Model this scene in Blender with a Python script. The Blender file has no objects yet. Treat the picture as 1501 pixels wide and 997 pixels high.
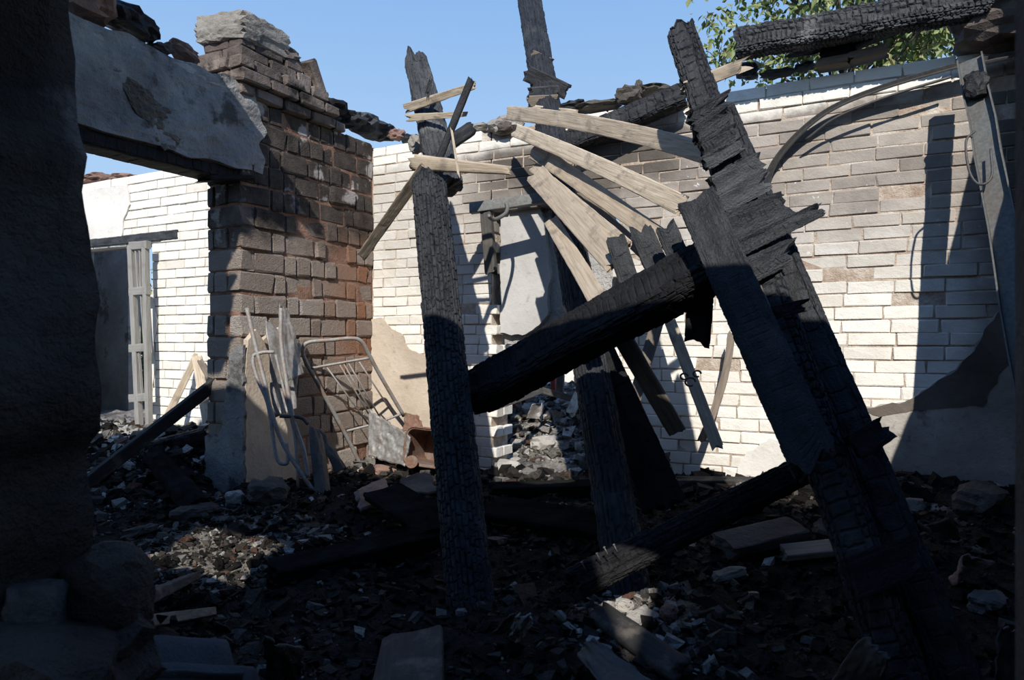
import bpy, bmesh, math, random
import numpy as np
from mathutils import Vector, Matrix
random.seed(7)
SC = bpy.context.scene
COL = SC.collection
# ------------------------------------------------------------------ camera, sky, sun, exposure
F = 1017.0                      # focal length in pixels of the 1501x997 frame
YAW = math.radians(27.5)
EYE = Vector((0.0, 0.0, 1.25))
FWD = Vector((-math.sin(YAW), math.cos(YAW), 0)); RGT = Vector((math.cos(YAW), math.sin(YAW), 0)); UP = Vector((0, 0, 1))
cd = bpy.data.cameras.new('camera'); cam = bpy.data.objects.new('camera', cd); COL.objects.link(cam)
cam.location = EYE; cam.rotation_euler = (math.pi/2, 0, YAW)
cd.sensor_width = 36; cd.lens = F*36/1501; cd.clip_start = 0.02
cd.dof.use_dof = True; cd.dof.focus_distance = 4.3; cd.dof.aperture_fstop = 6.5
SC.camera = cam
SUN = Vector((-0.41, 1.0, -0.85)).normalized()      # direction the light travels
sd = bpy.data.lights.new('sun', 'SUN'); sd.energy = 5.6; sd.angle = math.radians(0.55); sd.color = (1.0, 0.95, 0.87)
sun = bpy.data.objects.new('sun', sd); COL.objects.link(sun)
sun.rotation_euler = SUN.to_track_quat('-Z', 'Y').to_euler(); sun.location = (4, -8, 9)
w = bpy.data.worlds.new('sky'); SC.world = w; w.use_nodes = True
nt = w.node_tree; nt.nodes.clear()
wo = nt.nodes.new('ShaderNodeOutputWorld'); bg = nt.nodes.new('ShaderNodeBackground')
tc = nt.nodes.new('ShaderNodeTexCoord'); sx = nt.nodes.new('ShaderNodeSeparateXYZ'); rp = nt.nodes.new('ShaderNodeValToRGB')
nt.links.new(tc.outputs['Generated'], sx.inputs[0]); nt.links.new(sx.outputs['Z'], rp.inputs[0])
nt.links.new(rp.outputs[0], bg.inputs[0]); nt.links.new(bg.outputs[0], wo.inputs[0])
rp.color_ramp.elements[0].position = 0.0; rp.color_ramp.elements[0].color = (0.52, 0.71, 0.95, 1)
rp.color_ramp.elements[1].position = 0.75; rp.color_ramp.elements[1].color = (0.13, 0.30, 0.72, 1)
e = rp.color_ramp.elements.new(0.25); e.color = (0.41, 0.63, 0.94, 1)
e = rp.color_ramp.elements.new(0.45); e.color = (0.27, 0.49, 0.86, 1)
bg.inputs[1].default_value = 0.98
vs = SC.view_settings
vs.view_transform = 'Standard'; vs.look = 'None'; vs.exposure = 0.0; vs.gamma = 1.0; vs.use_curve_mapping = False

# ------------------------------------------------------------------ pixel -> place helpers (a pixel gives a direction only)
def ray(px, py): return FWD + RGT*((px-750.5)/F) + UP*((498.5-py)/F)
def P(px, py, Z): return EYE + ray(px, py)*Z
def onY(px, py, Y): r = ray(px, py); return EYE + r*(Y/r.y)
def onX(px, py, X): r = ray(px, py); return EYE + r*(X/r.x)
def depth_of(p): return (Vector(p)-EYE).dot(FWD)
YB = 4.6        # back wall face
XL = -3.7       # left wall face (room side)
XL2 = -4.02
YO = 3.23       # near end of the left wall pier
YF = 4.2        # wall of the room on the left
XR = 0.75       # right wall face
YN2 = 0.85; YN1 = 0.5   # front wall (the one the camera looks through)

# ------------------------------------------------------------------ numpy noise
def _h(ix, iy, iz):
    n = (ix.astype(np.int64)*374761393 + iy.astype(np.int64)*668265263 + iz.astype(np.int64)*2147483647) & 0xffffffff
    n = ((n ^ (n >> 13))*1274126177) & 0xffffffff
    n = (n ^ (n >> 16)) & 0xffffff
    return n/16777215.0
def vnoise(x, y, z):
    x, y, z = np.broadcast_arrays(np.asarray(x, float), np.asarray(y, float), np.asarray(z, float))
    xi, yi, zi = np.floor(x), np.floor(y), np.floor(z)
    fx, fy, fz = x-xi, y-yi, z-zi
    fx = fx*fx*(3-2*fx); fy = fy*fy*(3-2*fy); fz = fz*fz*(3-2*fz)
    r = 0
    for a in (0, 1):
        for b in (0, 1):
            for c in (0, 1):
                r = r + _h(xi+a, yi+b, zi+c)*(fx if a else 1-fx)*(fy if b else 1-fy)*(fz if c else 1-fz)
    return r*2-1
def fbm(x, y, z, o=4):
    x = np.asarray(x, float); r = 0; a = 0.5
    for k in range(o):
        r = r + a*vnoise(x*2**k+k*17.3, np.asarray(y)*2**k+k*5.1, np.asarray(z)*2**k+k*9.7); a *= 0.5
    return r
def sm(x, a, b):
    t = np.clip((np.asarray(x, float)-a)/(b-a), 0, 1); return t*t*(3-2*t)
def fnoise(*a): return float(vnoise(*a))

# ------------------------------------------------------------------ materials
class MT:
    def __init__(s, name):
        s.m = bpy.data.materials.new(name); s.m.use_nodes = True; s.t = s.m.node_tree; s.n = s.t.nodes
        s.b = s.n['Principled BSDF']
    def new(s, k, **kw):
        n = s.n.new(k)
        for a, v in kw.items(): setattr(n, a, v)
        return n
    def put(s, sock, v):
        if hasattr(v, 'is_output'): s.t.links.new(v, sock)
        elif v is not None:
            if isinstance(v, (tuple, list)) and len(v) == 3 and sock.type == 'RGBA': v = (*v, 1)
            sock.default_value = v
    def pos(s): return s.new('ShaderNodeNewGeometry').outputs['Position']
    def obj(s): return s.new('ShaderNodeTexCoord').outputs['Object']
    def scale(s, v, sc):
        n = s.new('ShaderNodeMapping'); s.put(n.inputs['Vector'], v); n.inputs['Scale'].default_value = sc; return n.outputs[0]
    def rnd(s):
        a = s.new('ShaderNodeObjectInfo').outputs['Random']; b = s.new('ShaderNodeNewGeometry').outputs['Random Per Island']
        return s.math('FRACT', s.math('ADD', a, b))
    def math(s, op, a, b=None, c=None, clamp=False):
        n = s.new('ShaderNodeMath', operation=op, use_clamp=clamp); s.put(n.inputs[0], a)
        if b is not None: s.put(n.inputs[1], b)
        if c is not None: s.put(n.inputs[2], c)
        return n.outputs[0]
    def noise(s, v, sc, det=4, rough=0.55, dist=0.0):
        n = s.new('ShaderNodeTexNoise'); s.put(n.inputs['Vector'], v); n.inputs['Scale'].default_value = sc
        n.inputs['Detail'].default_value = det; n.inputs['Roughness'].default_value = rough; n.inputs['Distortion'].default_value = dist
        return n.outputs['Fac']
    def vor(s, v, sc, feat='F1', out='Distance', rand=1.0):
        n = s.new('ShaderNodeTexVoronoi', feature=feat); s.put(n.inputs['Vector'], v); n.inputs['Scale'].default_value = sc
        n.inputs['Randomness'].default_value = rand
        return n.outputs[out]
    def ramp(s, f, stops):
        n = s.new('ShaderNodeValToRGB'); s.put(n.inputs[0], f); el = n.color_ramp.elements
        while len(el) < len(stops): el.new(0.5)
        for q, (p, c) in zip(el, stops):
            q.position = p; q.color = (*c, 1) if isinstance(c, (tuple, list)) else (c, c, c, 1)
        return n.outputs[0]
    def mix(s, f, a, b, mode='MIX'):
        n = s.new('ShaderNodeMix', data_type='RGBA', blend_type=mode); s.put(n.inputs[0], f); s.put(n.inputs[6], a); s.put(n.inputs[7], b)
        return n.outputs[2]
    def sep(s, v): n = s.new('ShaderNodeSeparateXYZ'); s.put(n.inputs[0], v); return n.outputs
    def rng(s, v, a, b, lo=0.0, hi=1.0):
        n = s.new('ShaderNodeMapRange', interpolation_type='SMOOTHSTEP'); s.put(n.inputs[0], v)
        for i, x in enumerate((a, b, lo, hi)): n.inputs[i+1].default_value = x
        return n.outputs[0]
    def bump(s, h, st, d):
        n = s.new('ShaderNodeBump'); s.put(n.inputs['Height'], h); n.inputs['Strength'].default_value = st; n.inputs['Distance'].default_value = d
        return n.outputs[0]
    def out(s, col, rough=0.8, bump=None, metal=0.0, spec=0.5):
        s.put(s.b.inputs['Base Color'], col); s.put(s.b.inputs['Roughness'], rough); s.put(s.b.inputs['Metallic'], metal)
        s.put(s.b.inputs['Specular IOR Level'], spec)
        if bump: s.put(s.b.inputs['Normal'], bump)
        return s.m
M = {}
# charred wood: cracked, slightly glossy black with ash
def char_mat(name, lo, hi, ash, ashc, rough, sp=.22):
    m = MT(name); o = m.obj()
    st = m.scale(o, (0.35, 1, 1))
    n1 = m.noise(st, 22, 5, .6); n2 = m.noise(o, 140, 3, .6); n3 = m.noise(o, 4, 4, .6)
    col = m.ramp(n1, [(.3, lo), (.7, hi)])
    col = m.mix(m.math('MULTIPLY', m.rng(n3, .55, .75), ash), col, ashc)
    h = m.math('ADD', m.math('MULTIPLY', n1, 1.0), m.math('MULTIPLY', n2, .35))
    return m.out(col, m.ramp(n2, [(.3, rough-.12), (.7, rough+.15)]), m.bump(h, .8, .012), spec=sp)
M['char'] = char_mat('charred_wood', (.010, .0105, .012), (.032, .034, .038), .4, (.08, .08, .08), .55)
M['char_grey'] = char_mat('ashen_charred_wood', (.022, .024, .027), (.06, .063, .068), .7, (.16, .16, .16), .55)
M['char_black'] = char_mat('black_charred_wood', (.006, .006, .007), (.016, .016, .018), .2, (.04, .04, .04), .7, .15)
M['char_matte'] = char_mat('sooty_matte_wood', (.006, .006, .006), (.018, .0175, .017), .2, (.04, .04, .04), .9, 0.0)
def wood_mat(name, a, b, c, soot, sc=1.0):
    m = MT(name); o = m.obj()
    st = m.scale(o, (1.6, 30, 30)); n1 = m.noise(st, 3*sc, 6, .6, .4); n2 = m.noise(m.scale(o, (1.6, 2, 2)), 5, 5, .65)
    n3 = m.noise(m.scale(o, (4, 90, 90)), 4, 3, .6)
    col = m.ramp(n1, [(.25, a), (.5, b), (.75, c)])
    col = m.mix(m.rnd(), col, m.mix(.5, col, (a[0]*.8, a[1]*.8, a[2]*.8)))
    col = m.mix(m.math('MULTIPLY', m.rng(n2, .52, .72), soot), col, (.16, .135, .11))
    return m.out(col, .8, m.bump(m.math('ADD', n1, m.math('MULTIPLY', n3, .5)), .5, .006), spec=.25)
M['wood'] = wood_mat('weathered_pine', (.27, .21, .15), (.50, .42, .32), (.64, .56, .44), .75)
M['wood_dark'] = wood_mat('smoked_wood', (.10, .08, .065), (.20, .165, .13), (.28, .24, .19), .8)
M['wood_grey'] = wood_mat('grey_wood', (.05, .047, .044), (.09, .085, .08), (.14, .133, .126), .6)
M['wood_ash'] = wood_mat('sooty_grey_wood', (.022, .021, .02), (.042, .04, .038), (.07, .067, .064), .6)
# white brick: cream paint, soot where the fire licked the wall
m = MT('white_painted_brick'); p = m.pos(); sp = m.sep(p); r = m.rnd()
nb = m.noise(p, 1.3, 5, .6); nf = m.noise(p, 26, 4, .6); nm = m.noise(p, 6, 4, .6); nff = m.noise(p, 110, 3, .6)
base = m.ramp(r, [(0, (.80, .77, .70)), (.35, (.74, .71, .65)), (.7, (.84, .82, .77)), (1, (.68, .64, .57))])
base = m.mix(m.math('MULTIPLY', m.rng(nm, .5, .7), .35), base, (.55, .50, .43))
zz = m.math('ADD', sp[2], m.math('MULTIPLY', m.math('SUBTRACT', nb, .5), 1.1))
band = m.math('MULTIPLY', m.rng(zz, 1.35, 2.25), m.rng(m.math('ADD', sp[2], m.math('MULTIPLY', m.math('SUBTRACT', nm, .5), .25)), 2.72, 2.62))
sootc = m.ramp(m.math('ADD', m.math('MULTIPLY', nm, .7), m.math('MULTIPLY', r, .4)), [(.3, (.15, .125, .108)), (.6, (.27, .235, .205)), (.85, (.38, .335, .295))])
# soot is weaker on the left-hand part, and black round the doorway head, partly painted shadow
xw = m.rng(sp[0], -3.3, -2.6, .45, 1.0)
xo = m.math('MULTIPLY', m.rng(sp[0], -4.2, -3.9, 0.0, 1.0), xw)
col = m.mix(m.math('MULTIPLY', m.math('MULTIPLY', band, xo), .88), base, sootc)
blk = m.math('MULTIPLY', m.math('MULTIPLY', m.rng(zz, 2.05, 2.45), m.rng(sp[2], 2.74, 2.64)),
             m.math('MULTIPLY', m.rng(sp[0], -2.9, -2.5), m.rng(sp[0], -.9, -1.3)))
col = m.mix(m.math('MULTIPLY', blk, .75), col, (.05, .042, .036))
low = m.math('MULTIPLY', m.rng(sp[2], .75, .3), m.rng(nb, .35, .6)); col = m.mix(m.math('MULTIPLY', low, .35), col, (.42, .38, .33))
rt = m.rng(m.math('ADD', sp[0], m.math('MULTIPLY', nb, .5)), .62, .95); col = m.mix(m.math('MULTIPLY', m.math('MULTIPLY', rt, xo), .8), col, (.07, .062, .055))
chip = m.rng(m.noise(p, 19, 5, .7), .66, .72); col = m.mix(m.math('MULTIPLY', chip, .75), col, (.82, .79, .74))
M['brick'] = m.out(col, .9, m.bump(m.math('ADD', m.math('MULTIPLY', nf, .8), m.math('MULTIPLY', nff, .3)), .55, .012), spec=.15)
m = MT('old_mortar'); p = m.pos(); n = m.noise(p, 9, 5, .65); n2 = m.noise(p, 60, 4, .6)
sp = m.sep(p)
col = m.ramp(n, [(.3, (.28, .20, .155)), (.5, (.44, .36, .29)), (.7, (.62, .57, .50))])
M['mortar'] = m.out(col, .95, m.bump(n2, .7, .015), spec=.1)
m = MT('mortar_light'); p = m.pos(); n = m.noise(p, 9, 5, .65); n2 = m.noise(p, 60, 4, .6)
M['mortar_light'] = m.out(m.ramp(n, [(.3, (.27, .25, .225)), (.7, (.50, .47, .43))]), .95, m.bump(n2, .7, .015), spec=.1)
# brown cinder blocks of the left wall
m = MT('cinder_block'); p = m.pos(); sp = m.sep(p); r = m.rnd(); o = m.obj()
nb = m.noise(p, 1.7, 5, .6); nm = m.noise(p, 8, 5, .65); nf = m.noise(p, 30, 6, .7); nv = m.noise(p, 120, 3, .6)
base = m.ramp(r, [(0, (.28, .225, .19)), (.35, (.38, .325, .28)), (.65, (.32, .26, .215)), (1, (.46, .41, .365))])
base = m.mix(m.math('MULTIPLY', m.rng(nm, .5, .75), .5), base, (.46, .40, .35))
red = m.math('MULTIPLY', m.rng(sp[1], 3.75, 4.5), m.math('MULTIPLY', m.rng(sp[2], .9, 1.2), m.rng(sp[2], 2.35, 2.0)))
base = m.mix(m.math('MULTIPLY', red, m.rng(m.math('ADD', r, m.math('MULTIPLY', nb, .6)), .35, .9)), base, (.33, .17, .105))
zz = m.math('ADD', sp[2], m.math('MULTIPLY', m.math('SUBTRACT', nb, .5), 1.0))
soot = m.rng(zz, 1.85, 2.2)
col = m.mix(m.math('MULTIPLY', soot, .9), base, m.ramp(nm, [(.35, (.022, .02, .02)), (.7, (.10, .085, .075))]))
wh = m.math('MULTIPLY', m.rng(m.noise(p, 3.3, 4, .6), .57, .64), m.rng(sp[2], 2.05, 2.35)); col = m.mix(m.math('MULTIPLY', wh, .85), col, (.52, .48, .46))
wl = m.math('MULTIPLY', m.rng(m.noise(p, 5, 5, .7), .58, .66), m.rng(sp[1], 3.6, 3.25)); col = m.mix(m.math('MULTIPLY', wl, .6), col, (.50, .47, .44))
M['block'] = m.out(col, .95, m.bump(m.math('ADD', nf, m.math('MULTIPLY', nv, .5)), 1.0, .03), spec=.1)
m = MT('red_mortar'); p = m.pos(); n = m.noise(p, 7, 5, .65)
M['mortar_red'] = m.out(m.ramp(n, [(.3, (.10, .06, .045)), (.55, (.24, .14, .10)), (.75, (.36, .25, .19))]), .95, m.bump(m.noise(p, 70, 4, .6), .8, .015), spec=.1)
# plasters
def plaster(name, a, b, c, rb=.5, spot=None):
    m = MT(name); p = m.pos(); n = m.noise(p, 2.2, 6, .6); n2 = m.noise(p, 22, 5, .65); n3 = m.noise(p, 120, 3, .6)
    col = m.ramp(n, [(.3, a), (.5, b), (.7, c)])
    col = m.mix(m.math('MULTIPLY', m.rng(n2, .56, .72), .4), col, (a[0]*.6, a[1]*.6, a[2]*.6))
    if spot: col = m.mix(m.rng(m.noise(p, 3.1, 5, .65), .56, .66), col, spot)
    return m.out(col, .93, m.bump(m.math('ADD', n2, m.math('MULTIPLY', n3, .25)), rb, .02), spec=.15)
M['plaster'] = plaster('grey_render', (.13, .13, .13), (.215, .21, .207), (.33, .325, .315), 1.0, (.075, .071, .069))
M['plaster_tan'] = plaster('tan_render', (.42, .345, .27), (.52, .44, .355), (.60, .53, .44), .35)
M['plaster_pale'] = plaster('pale_render', (.60, .57, .53), (.69, .665, .62), (.76, .74, .70), .3)
M['plaster_soot'] = plaster('sooty_render', (.10, .09, .08), (.15, .135, .12), (.25, .235, .22), .3, (.33, .315, .30))
M['plaster_skirt'] = plaster('stained_render', (.24, .215, .19), (.36, .335, .30), (.47, .445, .41), .4, (.15, .13, .11))
M['stain'] = plaster('brown_stain', (.07, .058, .048), (.12, .10, .085), (.18, .155, .135), .4)
M['plaster_slab'] = plaster('concrete_slab', (.36, .35, .335), (.45, .44, .42), (.53, .52, .50), .25)
M['gravel'] = plaster('broken_concrete', (.28, .27, .26), (.40, .385, .37), (.50, .49, .47), 1.4)
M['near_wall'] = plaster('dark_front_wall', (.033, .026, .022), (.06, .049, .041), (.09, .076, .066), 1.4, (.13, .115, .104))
M['soot_brick'] = plaster('sooted_brick', (.06, .05, .045), (.12, .10, .09), (.19, .165, .15), .8)
M['stub_brick'] = plaster('stub_brick', (.05, .042, .038), (.13, .105, .092), (.26, .21, .185), .8, (.025, .023, .022))
M['stone_pale'] = plaster('pale_rubble', (.22, .205, .185), (.32, .30, .275), (.42, .40, .37), .9)
M['crumble'] = plaster('crumbled_render', (.07, .058, .048), (.13, .11, .092), (.21, .185, .16), 1.2)
M['cap'] = plaster('mortar_cap', (.20, .185, .165), (.30, .28, .25), (.38, .36, .325), .8, (.07, .065, .06))
M['stone_mid'] = plaster('grey_rubble', (.11, .10, .09), (.17, .16, .145), (.23, .215, .20), .9)
M['stone_dark'] = plaster('dark_rubble', (.045, .04, .035), (.08, .072, .064), (.13, .118, .106), .9)
M['stone_red'] = plaster('red_rubble', (.16, .10, .08), (.24, .155, .125), (.31, .22, .18), .8)
# metals
def metal(name, a, b, rust, rf, rough=.6, met=.35):
    m = MT(name); o = m.pos(); n = m.noise(o, 9, 5, .65); n2 = m.noise(o, 60, 4, .6)
    col = m.ramp(n2, [(.3, a), (.7, b)]); col = m.mix(m.math('MULTIPLY', m.rng(n, .48, .62), rf), col, rust)
    return m.out(col, rough, m.bump(n2, .3, .004), met, .4)
M['steel'] = metal('grey_steel', (.13, .135, .13), (.21, .215, .205), (.13, .10, .08), .4)
M['steel_mid'] = metal('dull_steel', (.085, .088, .083), (.14, .143, .135), (.10, .075, .06), .4)
M['steel_dark'] = metal('dark_steel', (.055, .056, .058), (.10, .10, .10), (.09, .06, .045), .5)
M['tube'] = metal('burnt_tube', (.22, .21, .20), (.34, .325, .31), (.26, .16, .11), .7, .65, .25)
M['rust'] = metal('rusty_sheet', (.13, .07, .05), (.22, .125, .085), (.20, .17, .15), .7, .8, .15)
M['tin'] = metal('burnt_tin', (.20, .195, .19), (.33, .32, .31), (.17, .13, .105), .6, .6, .35)
M['tin_dark'] = metal('sooty_tin', (.045, .043, .042), (.08, .077, .075), (.08, .06, .05), .5, .7, .2)
M['redpaint'] = metal('red_paint', (.22, .03, .03), (.30, .05, .045), (.10, .05, .04), .4, .6, 0)
M['asbestos'] = plaster('cement_sheet', (.05, .053, .056), (.075, .078, .082), (.11, .113, .118), .5)
# ground: ash, soot, earth
m = MT('burnt_ground'); p = m.pos(); sp = m.sep(p); n1 = m.noise(p, 3.5, 6, .65); n2 = m.noise(p, 30, 5, .65); n3 = m.noise(p, 130, 3, .6)
col = m.ramp(m.math('ADD', m.math('MULTIPLY', n1, .6), m.math('MULTIPLY', n2, .4)), [(.3, (.009, .008, .0075)), (.48, (.024, .021, .018)), (.6, (.055, .046, .038)), (.75, (.14, .125, .11))])
ash = m.math('MAXIMUM', m.rng(sp[1], 4.55, 4.75), m.rng(sp[0], -4.3, -5.2))
col = m.mix(m.math('MULTIPLY', ash, m.rng(n1, .38, .6, .3, .85)), col, m.ramp(n2, [(.3, (.22, .20, .18)), (.7, (.55, .52, .48))]))
for ax, ay, ar in ((-2.75, 2.3, .62), (-.66, 2.42, .35)):  # pale ash painted where the sun patches fall, to brighten them
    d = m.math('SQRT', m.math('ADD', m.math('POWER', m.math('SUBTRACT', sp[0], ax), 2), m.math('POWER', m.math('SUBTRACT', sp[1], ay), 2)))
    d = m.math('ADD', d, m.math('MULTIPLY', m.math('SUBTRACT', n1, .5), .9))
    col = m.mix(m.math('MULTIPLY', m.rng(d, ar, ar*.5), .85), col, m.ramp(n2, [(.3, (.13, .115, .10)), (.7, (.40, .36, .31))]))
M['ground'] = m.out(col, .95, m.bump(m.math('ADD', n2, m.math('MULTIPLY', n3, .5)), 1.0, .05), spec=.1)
m = MT('rubble_bits'); a = m.new('ShaderNodeVertexColor', layer_name='tint'); p = m.pos()
n = m.noise(p, 60, 4, .6)
M['rubble'] = m.out(m.mix(m.rng(n, .3, .75), m.mix(.45, a.outputs[0], (.01, .01, .01)), a.outputs[0]), .9, m.bump(n, .9, .015), spec=.1)
m = MT('leaf'); r = m.rnd()
m.out(m.ramp(r, [(0, (.07, .11, .025)), (.5, (.13, .18, .05)), (.85, (.20, .23, .08)), (1, (.34, .32, .14))]), .55)
m.b.inputs['Subsurface Weight'].default_value = 0.0
M['leaf'] = m.m
M['bark'] = wood_mat('bark', (.07, .055, .045), (.12, .10, .08), (.18, .15, .12), .3)

# ------------------------------------------------------------------ object helpers
def tag(o, label=None, cat=None, group=None, kind=None):
    if label: o['label'] = label
    if cat: o['category'] = cat
    if group: o['group'] = group
    if kind: o['kind'] = kind
    return o
def link(name, me, mat=None, parent=None, smooth=False):
    if mat is not None and not me.materials: me.materials.append(M[mat] if isinstance(mat, str) else mat)
    o = bpy.data.objects.new(name, me); COL.objects.link(o)
    if smooth: me.polygons.foreach_set('use_smooth', [True]*len(me.polygons))
    if parent is not None:
        o.parent = parent
        o.matrix_parent_inverse = parent.matrix_basis.inverted()
    return o
def mesh(name, v, f):
    me = bpy.data.meshes.new(name); me.from_pydata([tuple(q) for q in v], [], [tuple(q) for q in f]); me.update(); return me
def root(name, loc):
    o = bpy.data.objects.new(name, None); COL.objects.link(o); o.location = loc; o.empty_display_size = .1; return o
def frame(A, B, hint=None, roll=0.0):
    """matrix: origin A, local X along AB, local Z towards hint (default: towards where the photographer stands)"""
    A, B = Vector(A), Vector(B); x = (B-A).normalized()
    h = (EYE-(A+B)/2) if hint is None else Vector(hint)
    z = (h-x*h.dot(x)).normalized(); y = z.cross(x)
    R = Matrix((x, y, z)).transposed()
    if roll: R = R @ Matrix.Rotation(roll, 3, 'X')
    return Matrix.Translation(A) @ R.to_4x4()
SEED = [0]
def timber(name, A, B, wd, th, mat, hint=None, roll=0.0, p=8.0, taper=1.0, taper_t=None, crack=0.0, cell=(.04, .08), cw=.006, rag=(.03, .03),
           rough=.0015, bow=(0, 0), res=.03, nc=28, burn=0.0, parent=None, smooth=None, point=(0, 0)):
    """a board or log along A->B; wd across, th through; crack = depth of the charcoal blocks' joints"""
    SEED[0] += 1; sd = SEED[0]*3.17
    L = (Vector(B)-Vector(A)).length
    if crack: res = min(res, max(.005, L/520))
    nl = max(6, int(L/res)); u = np.linspace(0, L, nl+1); t = np.linspace(0, 2*np.pi, nc, endpoint=False)
    U, T = np.meshgrid(u, t, indexing='ij')
    s = U/L; k = 1+(taper-1)*s; kt = 1+((taper_t if taper_t else taper)-1)*s
    for side, e in ((0, point[0]), (1, point[1])):
        if e: k = k*np.clip(.25+.75*np.sqrt(np.clip((s if side == 0 else 1-s)/e, 0, 1)), 0, 1)
    c, d = np.cos(T), np.sin(T); q = 2/p
    cy = np.sign(c)*np.abs(c)**q; cz = np.sign(d)*np.abs(d)**q
    R0 = (wd+th)/4
    w1 = fbm(U*7+sd, c*2.1, d*2.1+sd, 3)
    rad = 1+w1*(burn*.6)
    off = np.zeros_like(U)
    if crack:
        circ = 2*np.pi*R0; nco = max(5, int(round(circ/cell[0])))
        wv = T/(2*np.pi)*nco+.35*fbm(U*9+sd, c*3, d*3, 3)
        col = np.floor(wv); fv = (wv-col); colm = np.mod(col, nco)
        hs = _h(colm, np.full_like(colm, int(sd*7)), np.zeros_like(colm)); h2 = _h(colm, np.full_like(colm, int(sd*7)+9), np.zeros_like(colm))
        bl = cell[1]*(.6+.9*h2)
        uu = (U+.018*fbm(U*14+3, c*5, d*5+sd, 2))/bl+hs*7; row = np.floor(uu); fu = uu-row
        dv = np.minimum(fv, 1-fv)*(circ/nco); du = np.minimum(fu, 1-fu)*bl
        cr = np.maximum(np.clip(1-dv/cw, 0, 1), np.clip(1-du/cw, 0, 1))
        blk = _h(colm, row, np.full_like(row, int(sd)))
        off = -crack*cr+crack*.7*(blk-.5)
        off = off+crack*.5*fbm(U*40, c*9, d*9+sd, 2)
    off = off+rough*2*fbm(U*18+sd, c*6, d*6, 3)+burn*R0*w1
    Y = cy*wd/2*k; Zz = cz*th/2*kt
    rr = np.sqrt(Y**2+Zz**2)+1e-6
    Y = Y*(1+off/np.maximum(rr, R0*.4)); Zz = Zz*(1+off/np.maximum(rr, R0*.4))
    Y = Y+bow[0]*4*s*(1-s)+.25*burn*wd*vnoise(U*3+sd, 0, 0); Zz = Zz+bow[1]*4*s*(1-s)
    X = U.copy()
    rg = fbm(Y/wd*5+sd, Zz/max(th, .02)*2, sd, 3)*2
    X = X+np.where(s < .5, rag[0]*rg*np.clip(1-s*L/.12, 0, 1), rag[1]*rg*np.clip(1-(1-s)*L/.12, 0, 1))
    V = [np.stack([X, Y, Zz], -1).reshape(-1, 3)]; n = (nl+1)*nc; faces = []
    I = np.arange(nl)[:, None]*nc; J = np.arange(nc)[None, :]; J2 = (J+1) % nc
    fq = np.stack([I+J, I+J2, I+nc+J2, I+nc+J], -1).reshape(-1, 4); faces = fq.tolist()
    for end in (0, 1):
        b = 0 if end == 0 else nl*nc
        ring = np.stack([X, Y, Zz], -1)[0 if end == 0 else -1]; cen = ring.mean(0)
        prev = list(range(b, b+nc))
        for kk in (.6, .25):
            r2 = cen+(ring-cen)*kk; r2[:, 0] += rag[end]*fbm(r2[:, 1]/wd*9+sd+end*5, r2[:, 2]*40, kk, 2)*.8
            V.append(r2); cur = list(range(n, n+nc)); n += nc
            for j in range(nc):
                f = (prev[j], cur[j], cur[(j+1) % nc], prev[(j+1) % nc]); faces.append(f if end == 1 else f)
            prev = cur
        V.append(cen[None]); faces += [(prev[j], n, prev[(j+1) % nc]) for j in range(nc)]; n += 1
    me = bpy.data.meshes.new(name); me.from_pydata(np.concatenate(V).tolist(), [], faces); me.update()
    bm = bmesh.new(); bm.from_mesh(me); bmesh.ops.recalc_face_normals(bm, faces=bm.faces); bm.to_mesh(me); bm.free()
    o = bpy.data.objects.new(name, me); COL.objects.link(o); me.materials.append(M[mat])
    if smooth or (smooth is None and p < 4 and not crack): me.polygons.foreach_set('use_smooth', [True]*len(me.polygons))
    o.matrix_world = frame(A, B, hint, roll)
    if parent is not None:
        o.parent = parent; o.matrix_parent_inverse = parent.matrix_basis.inverted()
    return o
def catmull(pts, n=8):
    pts = [Vector(p) for p in pts]
    if len(pts) < 3: return [pts[0].lerp(pts[-1], i/n) for i in range(n+1)]
    q = [pts[0]*2-pts[1]]+pts+[pts[-1]*2-pts[-2]]; out = []
    for i in range(1, len(q)-2):
        for k in range(n):
            t = k/n; a, b, c, d = q[i-1], q[i], q[i+1], q[i+2]
            out.append(.5*((2*b)+(c-a)*t+(2*a-5*b+4*c-d)*t*t+(3*b-a-3*c+d)*t**3))
    out.append(pts[-1]); return out
def sweep(pts, prof, up=(0, 0, 1), smoothn=8, closed=True):
    """profile (list of (a,b)) swept along a path; returns verts, faces"""
    pts = catmull(pts, smoothn) if smoothn else [Vector(p) for p in pts]
    V = []; Fa = []; n = len(prof); up = Vector(up)
    for i, p in enumerate(pts):
        t = (pts[min(i+1, len(pts)-1)]-pts[max(i-1, 0)]).normalized()
        y = up.cross(t)
        if y.length < 1e-3: y = Vector((1, 0, 0)).cross(t)
        y.normalize(); z = t.cross(y)
        V += [p+y*a+z*b for a, b in prof]
    for i in range(len(pts)-1):
        for j in range(n if closed else n-1):
            Fa.append((i*n+j, i*n+(j+1) % n, (i+1)*n+(j+1) % n, (i+1)*n+j))
    if closed:
        Fa.append(tuple(range(n))[::-1]); Fa.append(tuple((len(pts)-1)*n+j for j in range(n)))
    return V, Fa
def circ(r, n=8): return [(r*math.cos(2*math.pi*i/n), r*math.sin(2*math.pi*i/n)) for i in range(n)]
def tube(name, pts, r, mat, parent=None, n=8, sn=8):
    V, Fa = sweep(pts, circ(r, n), (0.13, .21, 1), sn); return link(name, mesh(name, V, Fa), mat, parent, True)
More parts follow.
